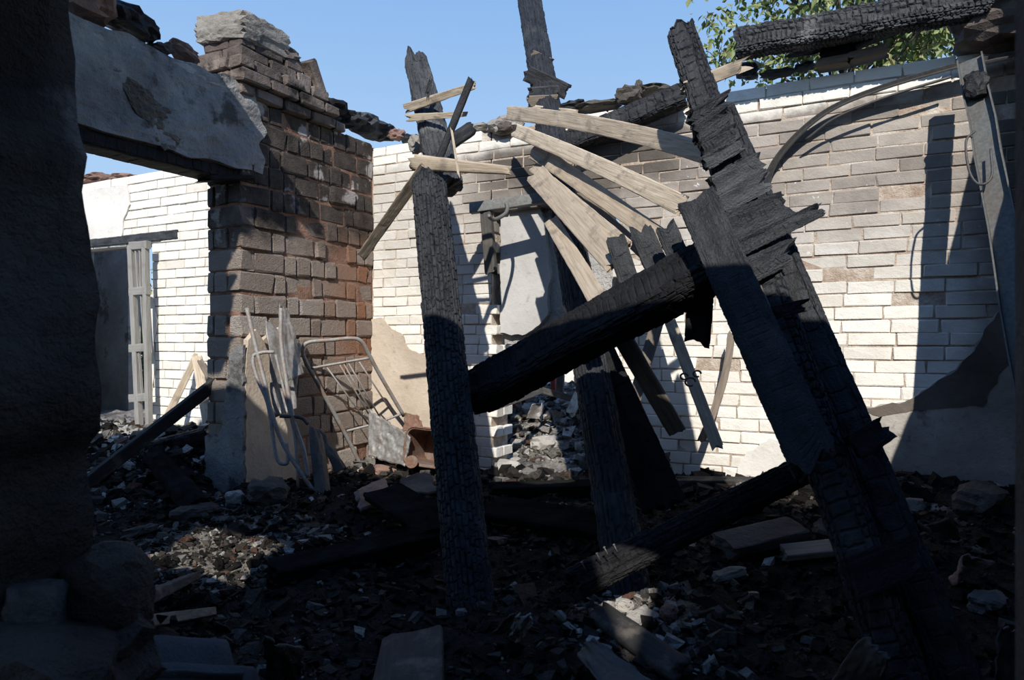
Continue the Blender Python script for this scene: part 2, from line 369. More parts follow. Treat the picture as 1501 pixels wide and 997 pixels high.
def lump(name, loc, dims, mat, rot=None, amp=.28, fr=2.2, sub=3, box=.5, parent=None, flat=True):
    SEED[0] += 1; sd = SEED[0]*1.7
    bm = bmesh.new(); bmesh.ops.create_icosphere(bm, subdivisions=sub, radius=1)
    co = np.array([v.co[:] for v in bm.verts]); mx = np.abs(co).max(1, keepdims=True); co = co*(1-box)+co/mx*box
    nz = fbm(co[:, 0]*fr+sd, co[:, 1]*fr, co[:, 2]*fr+sd, 4); co = co*(1+amp*2*nz[:, None])*np.array(dims)/2
    for v, c in zip(bm.verts, co): v.co = c
    me = bpy.data.meshes.new(name); bm.to_mesh(me); bm.free()
    o = link(name, me, mat, None, not flat)
    o.matrix_world = Matrix.Translation(loc) @ (rot.to_matrix().to_4x4() if rot is not None else Matrix.Identity(4))
    if parent is not None: o.parent = parent; o.matrix_parent_inverse = parent.matrix_basis.inverted()
    return o
from mathutils import Euler
def E(x=0, y=0, z=0): return Euler((math.radians(x), math.radians(y), math.radians(z)))
def patch(name, pts, nrm, th, mat, parent=None, jag=.012, lift=0.0, rimmat=None):
    """flat sheet from a 3D outline (already on a plane), with a jagged rim and real thickness along nrm"""
    SEED[0] += 1; sd = SEED[0]*2.3; nrm = Vector(nrm).normalized(); out = []
    n = len(pts)
    for i in range(n):
        a, b = Vector(pts[i]), Vector(pts[(i+1) % n]); L = (b-a).length; k = max(1, int(L/.03))
        side = nrm.cross((b-a).normalized()) if L > 1e-6 else Vector((0, 0, 0))
        for j in range(k):
            q = a.lerp(b, j/k); d = jag*(fnoise(q.x*17+sd, q.y*17, q.z*17)+.6*fnoise(q.x*45, q.y*45+sd, q.z*45))
            out.append(q+side*d+nrm*lift)
    k = len(out); V = [q+nrm*th for q in out]+[q+nrm*0 for q in out]
    fc = [tuple(range(k)), tuple(range(k, 2*k))[::-1]]+[(i, k+i, k+(i+1) % k, (i+1) % k) for i in range(k)]
    me = mesh(name, V, fc)
    bm = bmesh.new(); bm.from_mesh(me); bmesh.ops.recalc_face_normals(bm, faces=bm.faces); bmesh.ops.triangulate(bm, faces=[f for f in bm.faces if len(f.verts) > 4]); bm.to_mesh(me); bm.free()
    o = link(name, me, mat, parent)
    if rimmat:
        me.materials.append(M[rimmat])
        for pl in me.polygons:
            if abs(pl.normal.dot(nrm)) < .6: pl.material_index = 1
    return o
def gridslab(name, fn, nu, nv, th, mat, nrm, amp=.02, fr=4.0, parent=None, smooth=False, kindamp=None):
    """rough wall piece: fn(u,v)->face point for u,v in 0..1; thickness goes along -nrm"""
    SEED[0] += 1; sd = SEED[0]*1.3; nrm = Vector(nrm)
    A = np.array([[fn(i/nu, j/nv)[:] for j in range(nv+1)] for i in range(nu+1)])
    nz = fbm(A[..., 0]*fr+sd, A[..., 1]*fr, A[..., 2]*fr, 5)+.5*np.abs(fbm(A[..., 0]*fr*3, A[..., 1]*fr*3, A[..., 2]*fr*3+sd, 3))
    Fp = A+np.array(nrm[:])*(nz*amp*2)[..., None]; Bp = A-np.array(nrm[:])*th
    V = np.concatenate([Fp.reshape(-1, 3), Bp.reshape(-1, 3)]); N = (nu+1)*(nv+1); fc = []
    ix = lambda i, j: i*(nv+1)+j
    for i in range(nu):
        for j in range(nv):
            q = (ix(i, j), ix(i+1, j), ix(i+1, j+1), ix(i, j+1)); fc.append(q); fc.append(tuple(N+x for x in q[::-1]))
    for i in range(nu):
        fc.append((ix(i, 0), N+ix(i, 0), N+ix(i+1, 0), ix(i+1, 0))); fc.append((ix(i, nv), ix(i+1, nv), N+ix(i+1, nv), N+ix(i, nv)))
    for j in range(nv):
        fc.append((ix(0, j), ix(0, j+1), N+ix(0, j+1), N+ix(0, j))); fc.append((ix(nu, j), N+ix(nu, j), N+ix(nu, j+1), ix(nu, j+1)))
    me = mesh(name, V.tolist(), fc)
    bm = bmesh.new(); bm.from_mesh(me); bmesh.ops.recalc_face_normals(bm, faces=bm.faces); bm.to_mesh(me); bm.free()
    return link(name, me, mat, parent, smooth)
def boxes(name, bl, mat, parent=None):
    V = []; Fa = []
    for (x0, x1, y0, y1, z0, z1) in bl:
        n = len(V); V += [(x, y, z) for x in (x0, x1) for y in (y0, y1) for z in (z0, z1)]
        Fa += [tuple(n+i for i in f) for f in ((0, 1, 3, 2), (4, 6, 7, 5), (0, 4, 5, 1), (2, 3, 7, 6), (0, 2, 6, 4), (1, 5, 7, 3))]
    return link(name, mesh(name, V, Fa), mat, parent)
# bricks: bevelled boxes with uneven edges, a few variants shared by all
def brick_variants(L, D, H, n, bev, jit, mat):
    out = []
    for k in range(n):
        rs = random.Random(k*31+int(L*1000)); bm = bmesh.new(); bmesh.ops.create_cube(bm, size=1)
        for v in bm.verts: v.co = Vector((v.co.x*L, v.co.y*D, v.co.z*H))
        bmesh.ops.bevel(bm, geom=list(bm.edges), offset=bev, segments=1, affect='EDGES')
        for v in bm.verts: v.co += Vector((rs.gauss(0, jit), rs.gauss(0, jit*.6), rs.gauss(0, jit*.8)))
        me = bpy.data.meshes.new('brick'); bm.to_mesh(me); bm.free(); me.materials.append(M[mat]); out.append(me)
    return out
def lay(parent, specs, variants, base, nmax=300, name='brick'):
    """specs: (centre, rotz, length, height); the largest nmax in the photograph become parts, the rest one part"""
    def area(s):
        c = Vector(s[0]); Z = depth_of(c)
        return s[2]*s[3]/max(Z, .3)**2
    specs = sorted(specs, key=area, reverse=True); rest = []
    L, D, H = base
    for i, (c, rz, l, h, d) in enumerate(specs):
        me = random.choice(variants)
        Mx = Matrix.Translation(c) @ Matrix.Rotation(rz, 4, 'Z') @ Euler((random.gauss(0, .006), random.gauss(0, .006), random.gauss(0, .006))).to_matrix().to_4x4() @ Matrix.Diagonal((l/L, d/D, h/H, 1))
        if i < nmax:
            o = bpy.data.objects.new(name, me); COL.objects.link(o); o.parent = parent
            o.matrix_parent_inverse = parent.matrix_basis.inverted(); o.matrix_basis = Mx
        else: rest.append((me, Mx))
    if rest:
        bm = bmesh.new()
        for me, Mx in rest:
            k = len(bm.verts); bm.from_mesh(me); bm.verts.ensure_lookup_table()
            for v in bm.verts[k:]: v.co = Mx @ v.co
        me = bpy.data.meshes.new(name+'work'); bm.to_mesh(me); bm.free(); me.materials.append(variants[0].materials[0])
        o = link(name+'work', me, None, parent); o['kind'] = 'stuff'

# ------------------------------------------------------------------ ground
def hgt(x, y):
    x = np.asarray(x, float); y = np.asarray(y, float)
    h = .24+.17*sm(x, -2.4, .2)*sm(y, 2.6, 4.4)
    h = h+.45*sm(y, 4.7, 5.9)*sm(x, -5, -4.2)
    h = h+.20*sm(x, -3.7, -4.6)*sm(y, 1.8, 3.4)+.13*np.exp(-((x+4.55)**2+(y-3.3)**2)/.12)
    h = h+.42*np.exp(-(((x+1.55)/.42)**2+((y-.95)/.35)**2))
    h = h+.10*np.exp(-((x+2.9)**2+(y-3.0)**2)/.25)+.08*np.exp(-((x+.2)**2+(y-3.3)**2)/.3)
    h = h+.07*fbm(x*2.1, y*2.1, 3.3, 3)+.05*fbm(x*7, y*7, 1.3, 3)
    return h
def gz(x, y): return float(hgt(x, y))
def gp(px, py, lift=0.0):
    r = ray(px, py); s = .8
    for _ in range(900):
        p = EYE+r*s
        if p.z <= gz(p.x, p.y)+lift: break
        s += .01
    return EYE+r*s
gx = np.concatenate([np.arange(-9, -5, .06), np.arange(-5, 1.0, .022), np.arange(1.0, 3.01, .08)])
gy = np.concatenate([np.arange(-1.2, 1.2, .06), np.arange(1.2, 5.2, .022), np.arange(5.2, 10.01, .05)])
GX, GY = np.meshgrid(gx, gy, indexing='ij')
GZ = hgt(GX, GY)+.03*np.abs(fbm(GX*19, GY*19, .7, 3))+.014*fbm(GX*45, GY*45, 4.1, 2)
n0, n1 = GX.shape; idx = np.arange(n0*n1).reshape(n0, n1)
fq = np.stack([idx[:-1, :-1], idx[1:, :-1], idx[1:, 1:], idx[:-1, 1:]], -1).reshape(-1, 4)
me = bpy.data.meshes.new('floor'); me.from_pydata(np.stack([GX, GY, GZ], -1).reshape(-1, 3).tolist(), [], fq.tolist()); me.update()
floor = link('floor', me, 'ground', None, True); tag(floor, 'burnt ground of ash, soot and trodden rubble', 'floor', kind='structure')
gnd = boxes('ground_outside', [(-60, 60, -40, 80, -.35, -.25)], 'ground'); tag(gnd, 'open ground around the ruined building', 'ground', kind='structure')

# ------------------------------------------------------------------ walls
ZT = 2.90
OX0, OX1, OZ = -2.55, -1.58, 2.24       # doorway in the back wall
core = []
core += [(XL-.3, OX0-.02, YB+.007, YB+.26, 0, 2.83), (OX1+.02, XR+.3, YB+.007, YB+.26, 0, 2.83), (OX0-.03, OX1+.03, YB+.007, YB+.26, OZ+.02, 2.83)]
wall_back = boxes('wall_back', core, 'mortar'); tag(wall_back, 'white painted brick back wall with a broken doorway', 'wall', kind='structure')
BL, BD, BH = .25, .11, .0725; CH = .078
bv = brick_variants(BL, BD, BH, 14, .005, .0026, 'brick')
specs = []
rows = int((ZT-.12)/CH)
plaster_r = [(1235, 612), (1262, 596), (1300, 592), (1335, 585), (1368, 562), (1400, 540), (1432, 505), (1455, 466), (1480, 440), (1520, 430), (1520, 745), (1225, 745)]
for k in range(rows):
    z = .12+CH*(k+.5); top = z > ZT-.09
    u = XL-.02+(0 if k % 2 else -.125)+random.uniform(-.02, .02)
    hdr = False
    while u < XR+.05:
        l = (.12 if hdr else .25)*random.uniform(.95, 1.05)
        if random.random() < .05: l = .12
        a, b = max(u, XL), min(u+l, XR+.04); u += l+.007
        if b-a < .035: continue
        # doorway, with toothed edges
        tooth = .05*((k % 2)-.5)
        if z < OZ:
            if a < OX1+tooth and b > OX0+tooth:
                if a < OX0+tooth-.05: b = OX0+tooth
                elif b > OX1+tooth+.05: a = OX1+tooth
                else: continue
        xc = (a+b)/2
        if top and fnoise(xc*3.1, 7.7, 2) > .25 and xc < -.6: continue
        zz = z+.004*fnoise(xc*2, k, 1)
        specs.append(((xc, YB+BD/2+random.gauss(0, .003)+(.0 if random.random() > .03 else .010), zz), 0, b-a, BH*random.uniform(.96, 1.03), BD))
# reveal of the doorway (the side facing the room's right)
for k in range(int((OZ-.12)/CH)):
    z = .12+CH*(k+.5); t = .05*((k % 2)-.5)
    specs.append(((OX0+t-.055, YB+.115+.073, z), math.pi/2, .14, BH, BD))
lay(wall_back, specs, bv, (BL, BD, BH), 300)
pp = [onY(x, y, YB) for x, y in plaster_r]
patch('plaster_skirting', pp, (0, -1, 0), .014, 'plaster_skirt', wall_back, .012)
pp = [onY(x, y, YB-.014) for x, y in [(1262, 600), (1300, 594), (1335, 587), (1368, 564), (1400, 542), (1432, 507), (1455, 468), (1480, 444), (1500, 440), (1500, 500), (1460, 560), (1440, 596), (1380, 600), (1330, 602), (1290, 612)]]
patch('stained_render', pp, (0, -1, 0), .003, 'stain', wall_back, .012)
pp = [onY(x, y, YB) for x, y in [(1085, 672), (1110, 655), (1128, 640), (1150, 648), (1175, 660), (1240, 668), (1262, 715), (1080, 715)]]
patch('plaster_skirting', pp, (0, -1, 0), .012, 'plaster_pale', wall_back, .012)
pp = [onY(x, y, YB) for x, y in [(546, 468), (560, 466), (572, 478), (592, 492), (601, 512), (618, 520), (640, 530), (690, 548), (700, 730), (546, 740)]]
patch('plaster_skirting', pp, (0, -1, 0), .016, 'plaster_tan', wall_back, .014)

# left wall: brown blocks, plastered lintel zone, pier end
wl = boxes('wall_left', [(XL2+.012, XL-.014, YO+.014, YB+.1, 0, 2.86), (XL2+.03, XL-.03, .95, YO+.3, 2.42, 2.84), (XL2+.03, XL-.03, -.3, .95, 2.42, 3.30), (XL2+.02, XL-.02, -.3, .95, 0, 2.45)], 'mortar_red')
tag(wl, 'brown block wall with a wide opening on the left', 'wall', kind='structure')
KL, KD, KH = .265, .12, .134; KC = .1465
kv = brick_variants(KL, KD, KH, 14, .011, .006, 'block')
specs = []
for k in range(19):
    z = .1+KC*(k+.5)
    if z > 2.9: break
    q = YO+(KD if k % 2 else 0); first = True
    j = 0
    while q < YB-.02:
        if k % 2: l = .105 if j % 2 == 1 else .262
        else: l = .262 if j % 2 == 0 else .10
        l *= random.uniform(.9, 1.1)
        a, b = q, min(q+l, YB-.005); q += l+.013; j += 1
        if b-a < .03: continue
        if k > 10 and random.random() < .2 and b-a > .2:      # some are split
            mids = (a+b)/2; specs.append(((XL-KD/2+random.gauss(0, .003), (a+mids-.01)/2, z), math.pi/2, mids-.01-a, KH, KD)); a = mids
        specs.append(((XL-KD/2+random.gauss(0, .007), (a+b)/2, z+.003*fnoise(a*5, k, 0)), math.pi/2, b-a, KH*random.uniform(.96, 1.03), KD))
    if z < 2.40:
        x1 = XL if k % 2 else XL-KD-.012
        sp = .07 if k % 2 == 0 else 0
        a0 = XL2
        if k % 2 == 0: specs.append(((a0+.03, YO+KD/2, z), 0, .06, KH, KD)); a0 += .072
        specs.append((((a0+x1)/2, YO+KD/2+random.gauss(0, .003), z), 0, x1-a0, KH, KD))
lay(wl, specs, kv, (KL, KD, KH), 300, 'block')
# rendered band above the opening
def band(u, v):
    y = -.3+(3.42-(-.3))*u
    y = y+.0
    top = np.interp(y, [-.3, .85, .98, 1.9, 2.2, 2.5, 2.7, 2.9, 3.05, 3.42], [3.3, 3.3, 2.98, 2.95, 2.93, 2.96, 2.94, 2.93, 2.95, 2.97])+.02*fnoise(y*9, 1, 1)
    bot = 2.375+.018*fnoise(y*6, 3, 1)
    yy = y-(1-v)*.0
    if u > .93: yy = y-(u-.93)*2.2*(v*.3)+.05*fnoise(v*6, 2, 5)*(u-.93)*12
    return Vector((XL+.012, yy, bot+(top-bot)*v))
gridslab('render_band', band, 150, 34, .05, 'plaster', (1, 0, 0), .016, 5.0, wl)
def crumb(u, v):
    c = onX(150+112*u, 82+128*u, XL+.013); wd = (.03+.24*u**1.3)*(1+.35*fnoise(u*8, 3, 3))*(1 if u < .93 else .6)
    return c+Vector((0, .45*wd*(v-.5), wd*.9*(v-.5)))
gridslab('crumbled_render', crumb, 60, 22, .03, 'crumble', (1, 0, 0), .011, 26.0, wl)
# crumbly mortar crest on top of the band
def crest(u, v):
    y = 1.75+1.6*u; z0 = 2.90+.015*fnoise(y*8, 2, 2)
    a = math.pi*v
    return Vector((XL-.15+.16*math.cos(a), y, z0+(.045+.035*fnoise(y*11, 5, 5))*math.sin(a)))
gridslab('mortar_crest', crest, 90, 10, .03, 'stone_pale', (0, 0, 1), .014, 11.0, wl)
# remains of render on the pier
pp = [Vector((XL, y, z)) for y, z in [(3.235, .1), (3.235, 1.02), (3.255, 1.25), (3.32, 1.32), (3.38, 1.25), (3.46, 1.3), (3.55, 1.34), (3.6, 1.1), (3.66, .85), (3.70, .1)]]
patch('render_patch', pp, (1, 0, 0), .045, 'plaster_tan', wl, .012)
pp = [Vector((x, YO, z)) for x, z in [(XL2, .1), (XL2, .60), (-3.95, .62), (-3.90, .60), (-3.86, .64), (-3.82, .86), (-3.80, 1.0), (-3.78, 1.14), (-3.74, 1.2), (XL+.045, 1.22), (XL+.045, .1)]]
patch('render_patch', pp, (0, -1, 0), .02, 'plaster', wl, .012)
# steel/wood lintel under the band: its own charred beam
o = timber('lintel_beam', (XL-.11, -.25, 2.335), (XL-.11, 3.40, 2.335), .20, .085, 'char_black', hint=(0, 0, 1), crack=.005, cell=(.05, .09), rag=(.01, .02), nc=32, res=.02)
tag(o, 'black charred lintel beam under the grey rendered band', 'beam')
o = timber('charred_plank', onX(300, 262, -3.80), onX(362, 262, -3.74), .16, .03, 'char_black', hint=(0, 0, 1), rag=(.05, .03), burn=.15)
o.location.z -= .0; tag(o, 'charred plank end under the lintel on top of the block pier', 'plank')

# wall of the room on the left: white bricks
DX0, DX1, DZ = -7.2, -5.98, 2.14
core = [(-9.5, DX0, YF+.012, YF+.2, 0, 2.75), (DX1+.01, XL2-.05, YF+.012, YF+.2, 0, 2.75), (DX0, DX1+.01, YF+.012, YF+.2, DZ+.02, 2.75)]
wf = boxes('wall_left_room', core, 'mortar_light'); tag(wf, 'sunlit white brick wall of the room beyond the opening', 'wall', kind='structure')
CF = .084; fv = brick_variants(.25, .11, .077, 6, .005, .0015, 'brick'); specs = []
for k in range(33):
    z = .05+CF*(k+.5); u = XL2-.06-(0 if k % 2 else .125)-random.uniform(0, .03); 
    while u > -9.0:
        l = .25*random.uniform(.94, 1.06); b, a = u, u-l; u -= l+.009
        if z < DZ and b > DX0 and a < DX1:
            if b > DX1+.05: a = DX1
            elif a < DX0-.05: b = DX0
            else: continue
        pr = onYpx = None
        specs.append((((a+b)/2, YF+.055+random.gauss(0, .002), z), 0, b-a, .077, .11))
# keep the part of the wall that the opening shows
vis = [s for s in specs if -7.6 < s[0][0] < -4.9]
lay(wf, vis, fv, (.25, .11, .077), 300)
pp = [onY(x, y, YF) for x, y in [(100, 285), (150, 277), (188, 270), (192, 300), (183, 322), (180, 352), (150, 356), (100, 362)]]
patch('render_patch', pp, (0, -1, 0), .015, 'plaster_pale', wf, .01)
pp = [onY(x, y, YF) for x, y in [(219, 420), (226, 440), (232, 470), (226, 505), (229, 540), (222, 590), (219, 640)]]
patch('render_patch', pp, (0, -1, 0), .012, 'plaster_pale', wf, .008)
o = timber('lintel_beam', onY(95, 360, YF-.02)+Vector((0, .05, 0)), onY(258, 343, YF-.02)+Vector((0, .05, 0)), .085, .10, 'char_grey', crack=.004, rag=(.01, .01), hint=(0, -1, 0))
tag(o, 'thin grey charred lintel across the white wall of the far room', 'beam')
# plastered cross wall seen through that doorway and the wall behind it
wx = boxes('wall_far_room', [(-10, -7.46, 4.95, 5.1, 0, 2.5)], 'plaster_skirt'); tag(wx, 'grey rendered wall in the shade behind the far doorway', 'wall', kind='structure')
wx = boxes('wall_far_back', [(-10, -5.2, 7.2, 7.4, 0, 1.9)], 'plaster'); tag(wx, 'grey wall far behind the window frame', 'wall', kind='structure')

# front wall with the doorway the photograph looks through (left jamb, right jamb, head)
JE = [(0, 100), (60, 103), (90, 105), (170, 111), (205, 118), (225, 127), (243, 131), (270, 122), (330, 128), (390, 134), (440, 143), (480, 139), (505, 142), (568, 151), (600, 149), (639, 145), (655, 128), (668, 121), (720, 129), (750, 135), (800, 131), (830, 120), (860, 128), (1000, 135)]
def jamb_x(z):
    # silhouette of the broken jamb: its outline height by height at the wall's room side
    py = 498.5
    for _ in range(6):
        px = np.interp(py, [a for a, b in JE], [b for a, b in JE]); r = ray(px, py); s = YN2/r.y; py = 498.5-(z-EYE.z)/s*F
    px = np.interp(py, [a for a, b in JE], [b for a, b in JE]); r = ray(px, py)
    return r.x*YN2/r.y
SUN_HOLE = (-2.42, -1.70, 1.20, 1.93)        # unseen hole added to let the left sun patch through
JZ = np.linspace(0, 2.86, 96)
def front_piece(name, fn0, fn1, z0, z1, nu=14, nv=90, amp=.02, parent=None):
    """closed rough block between x=fn0(z) and fn1(z), y YN1..YN2"""
    V = []; Fa = []; ring = []
    for j in range(nv+1):
        z = z0+(z1-z0)*j/nv; a, b = fn0(z), fn1(z); pts = []
        for i in range(nu+1): pts.append((a+(b-a)*i/nu, YN1))
        for i in range(1, 9): pts.append((b, YN1+(YN2-YN1)*i/8))
        for i in range(1, nu+1): pts.append((b+(a-b)*i/nu, YN2))
        for i in range(1, 8): pts.append((a, YN2+(YN1-YN2)*i/8))
        ring.append(len(pts))
        zt = z
        for (x, y) in pts:
            d = amp*2*fbm(x*5+1, y*5, z*5, 4)+amp*.8*abs(fnoise(x*13, y*13, z*13))
            q = amp*2*fnoise(x*6, y*6+9, z*6)
            V.append((x+(d if abs(x-b) < .02 else 0)*-1, y+(d if y > YN2-.02 else -d if y < YN1+.02 else 0), zt+(.06*fnoise(x*6, y*6, 1) if j == nv else q*.3)))
    n = ring[0]
    for j in range(nv):
        for i in range(n): Fa.append((j*n+i, j*n+(i+1) % n, (j+1)*n+(i+1) % n, (j+1)*n+i))
    Fa.append(tuple(range(n))[::-1]); Fa.append(tuple(nv*n+i for i in range(n)))
    me = mesh(name, V, Fa); bm = bmesh.new(); bm.from_mesh(me); bmesh.ops.recalc_face_normals(bm, faces=bm.faces); bmesh.ops.triangulate(bm, faces=[f for f in bm.faces if len(f.verts) > 4]); bm.to_mesh(me); bm.free()
    return link(name, me, 'near_wall', parent, True)
wn = front_piece('wall_front', lambda z: SUN_HOLE[1]+.04*fnoise(z*9, 4, 0), lambda z: jamb_x(z), 0, 2.91)
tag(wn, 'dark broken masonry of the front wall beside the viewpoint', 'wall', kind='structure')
front_piece('masonry', lambda z: XL-.3, lambda z: SUN_HOLE[0]+.03*fnoise(z*8, 9, 0), 0, 2.91, 14, 30, .02, wn)
front_piece('masonry', lambda z: SUN_HOLE[0]-.05, lambda z: SUN_HOLE[1]+.05, 0, SUN_HOLE[2], 8, 14, .02, wn)
front_piece('masonry', lambda z: SUN_HOLE[0]-.05, lambda z: SUN_HOLE[1]+.05, SUN_HOLE[3], 2.91, 8, 14, .02, wn)
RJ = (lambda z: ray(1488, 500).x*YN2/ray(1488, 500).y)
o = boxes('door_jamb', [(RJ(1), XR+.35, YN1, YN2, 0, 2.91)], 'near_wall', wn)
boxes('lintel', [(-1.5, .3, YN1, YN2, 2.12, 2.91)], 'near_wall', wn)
# right wall, broken down towards the front
def rw(u, v):
    y = .85+(YB-.85+.2)*u
    top = np.interp(y, [.85, 1.6, 2.3, 2.75, 2.94, 3.2, 3.28, 3.34, 3.62, 3.82, 4.0, 4.8], [1.9, 1.85, 1.85, 1.86, 1.88, 1.95, 2.0, 2.24, 2.34, 2.66, 2.92, 3.05])+.03*fnoise(y*9, 3, 8)
    return Vector((XR+.01*fnoise(y*4, v*5, 0), y, top*v))
wr = gridslab('wall_right', rw, 70, 40, .3, 'soot_brick', (-1, 0, 0), .012, 6.0); tag(wr, 'sooty broken side wall at the right edge', 'wall', kind='structure')
# unseen wall added behind the viewpoint, notched to shape the sun patch
def rear(u, v):
    x = -1.05+3.6*u; n = .5+.0*x
    top = 3.75
    top -= .95*max(0, 1-abs((x-.62)/.26))
    top = top if x > -.92 else 2.2
    return Vector((x, -1.0, top*v))
wb = gridslab('shade_wall_rear', rear, 90, 12, .25, 'near_wall', (0, 1, 0), .01, 5.0); tag(wb, 'unseen tall wall added behind the viewpoint to shape the sunlight', 'wall', kind='structure')

# ------------------------------------------------------------------ unseen roof piece added over the front left corner to shade the rendered band
rr = root('shade_roof', (-3.86, 1.4, 3.3)); tag(rr, 'unseen boarded roof piece added to shade the left wall', 'roof')
for i in range(13):
    y = .40+.155*i; xe = np.interp(y, [.3, .7, 1.2, 2.4], [-2.7, -2.78, -2.98, -3.05])+.03*math.sin(i*2.1)
    timber('plank', (-3.76, y+.06, 3.44+.045*i/12), (xe, y+.06, 3.44+.045*i/12), .155, .025, 'char', hint=(0, 0, 1), rag=(.02, .03), res=.08, nc=12, parent=rr)
for x in (-3.70, -3.2): timber('joist', (x, .2, 3.37), (x, 2.3, 3.41), .08, .10, 'char', hint=(0, 0, 1), res=.08, nc=12, parent=rr)
timber('joist', (-3.4, YN1+.1, 2.80), (-3.4, YN1+.1, 3.38), .10, .10, 'char', res=.08, nc=12, parent=rr)

# ------------------------------------------------------------------ chimney stub on the left wall
ch = root('chimney_stub', (-3.86, 3.5, 2.87)); tag(ch, 'broken brick chimney stub with a rounded mortar cap on the left wall', 'chimney')
sv = brick_variants(.25, .12, .075, 8, .010, .005, 'stub_brick'); lay_specs = []
layers = [(2.868, -4.10, -3.66, 3.20, 4.22), (2.948, -4.12, -3.62, 3.17, 4.10), (3.028, -4.12, -3.62, 3.16, 3.98), (3.108, -4.10, -3.66, 3.20, 3.86), (3.188, -4.10, -3.68, 3.22, 3.78)]
for k, (z, x0, x1, y0, y1) in enumerate(layers):
    q = y0+(0 if k % 2 else -.13)
    while q < y1:                                     # side facing the room
        a, b = max(q, y0), min(q+.25, y1)
        if b-a > .05: lay_specs.append(((x1-.06+random.gauss(0, .006), (a+b)/2, z+.04), math.pi/2+random.gauss(0, .03), b-a-.01, .072, .12))
        q += .26
    q = x0+(0 if k % 2 else .05)
    while q < x1-.13:                                 # end facing the front
        a, b = q, min(q+.25, x1-.125)
        if b-a > .05: lay_specs.append((((a+b)/2, y0+.06+random.gauss(0, .005), z+.04), random.gauss(0, .03), b-a-.01, .072, .12))
        q += .26
lay(ch, lay_specs, sv, (.25, .12, .075), 300)
boxes('chimney_core', [(-4.03, -3.75, 3.27, 3.75, 2.87, 3.26)], 'soot_brick', ch)
lump('mortar_cap', (-3.89, 3.42, 3.345), (.46, .46, .20), 'cap', E(0, 4, 4), .05, 1.3, 4, .9, ch)
lump('mortar_cap', (-3.86, 3.66, 3.30), (.36, .26, .14), 'soot_brick', E(10, 4, 20), .2, 2.2, 3, .6, ch)
lump('mortar_cap', (-3.94, 3.46, 3.455), (.12, .09, .11), 'stone_dark', E(10, 24, 20), .2, 2.2, 2, .6, ch)
lay(ch, [((-3.70, 3.93, 3.19), math.pi/2+.3, .26, .075, .12)], sv, (.25, .12, .075), 300)
b = COL.objects[-1]
b.matrix_basis = Matrix.Translation((-3.70, 3.90, 3.20)) @ Matrix.Rotation(math.pi/2, 4, 'Z') @ Matrix.Rotation(math.radians(62), 4, 'Y')

# ------------------------------------------------------------------ charred timbers
o = timber('charred_post', P(693, 918, 2.62), P(628, 262, 3.70), .185, .185, 'char', p=2.2, taper=.98, crack=.0075, cell=(.021, .05), cw=.0042, rag=(.02, .03), rough=.003, nc=150, res=.005, burn=.025, point=(0, .02))
tag(o, 'thick round charred log with checked black surface, leaning at centre left', 'post')
o = timber('charred_post', P(655, 275, 4.05), P(608, 84, 4.45), .20, .17, 'char_grey', p=2.6, taper=.72, crack=.005, cell=(.022, .10), cw=.004, rag=(.02, .10), rough=.005, nc=110, burn=.06, point=(0, .03))
tag(o, 'pointed grey charred post stump rising against the sky above the log', 'post')
o = timber('charred_post', P(925, 888, 2.72), P(771, -30, 6.5), .172, .172, 'char', p=2.3, taper=1.25, crack=.007, cell=(.022, .07), cw=.0045, rag=(.02, .05), rough=.004, nc=120, burn=.03)
tag(o, 'tall charred log leaning from the ground past the top of the picture', 'post')
# the big paired rafter
o = timber('charred_rafter', P(1328, 1015, 1.98), P(1000, 52, 3.10), .135, .15, 'char', p=5, taper=.95, crack=.008, cell=(.03, .05), cw=.005, rag=(.02, .05), rough=.004, nc=120, burn=.04)
tag(o, 'long charred rafter, left one of the leaning pair, reaching above the wall', 'rafter')
o = timber('charred_rafter', P(1412, 1015, 2.03), P(1058, 165, 3.02), .125, .14, 'char', p=5, taper=.95, crack=.004, cell=(.04, .07), cw=.004, rag=(.02, .05), rough=.004, nc=110, burn=.03)
tag(o, 'charred rafter on the right of the leaning pair, smoother face', 'rafter')
o = timber('charred_plank', P(1192, 672, 2.12), P(1022, 292, 2.58), .15, .055, 'char', p=7, taper=.93, crack=.0028, cell=(.013, .018), cw=.003, rag=(.06, .03), rough=.003, nc=130, burn=.05)
tag(o, 'wide charred plank lying in front of the leaning rafter pair', 'plank')
# cross beams
E1, E2 = P(676, 588, 3.28), P(1040, 390, 2.66)
o = timber('charred_beam', E1, E2, .215, .15, 'char_black', p=4.5, roll=-.75, taper=1.0, crack=.006, cell=(.03, .04), cw=.005, rag=(.10, .03), rough=.006, nc=130, burn=.09, point=(.12, 0))
tag(o, 'thick black charred cross beam resting between the log and the rafters', 'beam')
o = timber('charred_beam', P(838, 858, 2.48), P(1245, 655, 2.66), .115, .11, 'char_black', p=2.6, taper=.9, crack=.004, cell=(.025, .03), cw=.004, rag=(.05, .03), rough=.004, nc=110, burn=.05)
tag(o, 'low charred beam with nails, slanting down to the rubble', 'beam')
nb = o
for k, (x, y) in enumerate([(853, 828), (875, 815), (900, 802), (886, 806)]):
    a = P(x+6, y+9, 2.44-.008*k); nl = tube('nail', [a, P(x, y-3, 2.43-.008*k)], .0018, 'steel', None, 6, 2)
    hd = link('nail_head', mesh('nail_head', *sweep([P(x, y-3, 2.43-.008*k), P(x-.5, y-4.2, 2.43-.008*k)], circ(.0042, 8), (.1, .2, 1), 2)), 'steel')
    for q in (nl,): q.parent = nb; q.matrix_parent_inverse = nb.matrix_basis.inverted()
    hd.parent = nl
o = timber('charred_beam', onY(826, 212, YB-.13), onY(1002, 140, YB-.10), .15, .12, 'char', p=5, crack=.009, cell=(.05, .05), cw=.006, rag=(.03, .03), rough=.004, nc=110, burn=.05, hint=(0, -1, .2))
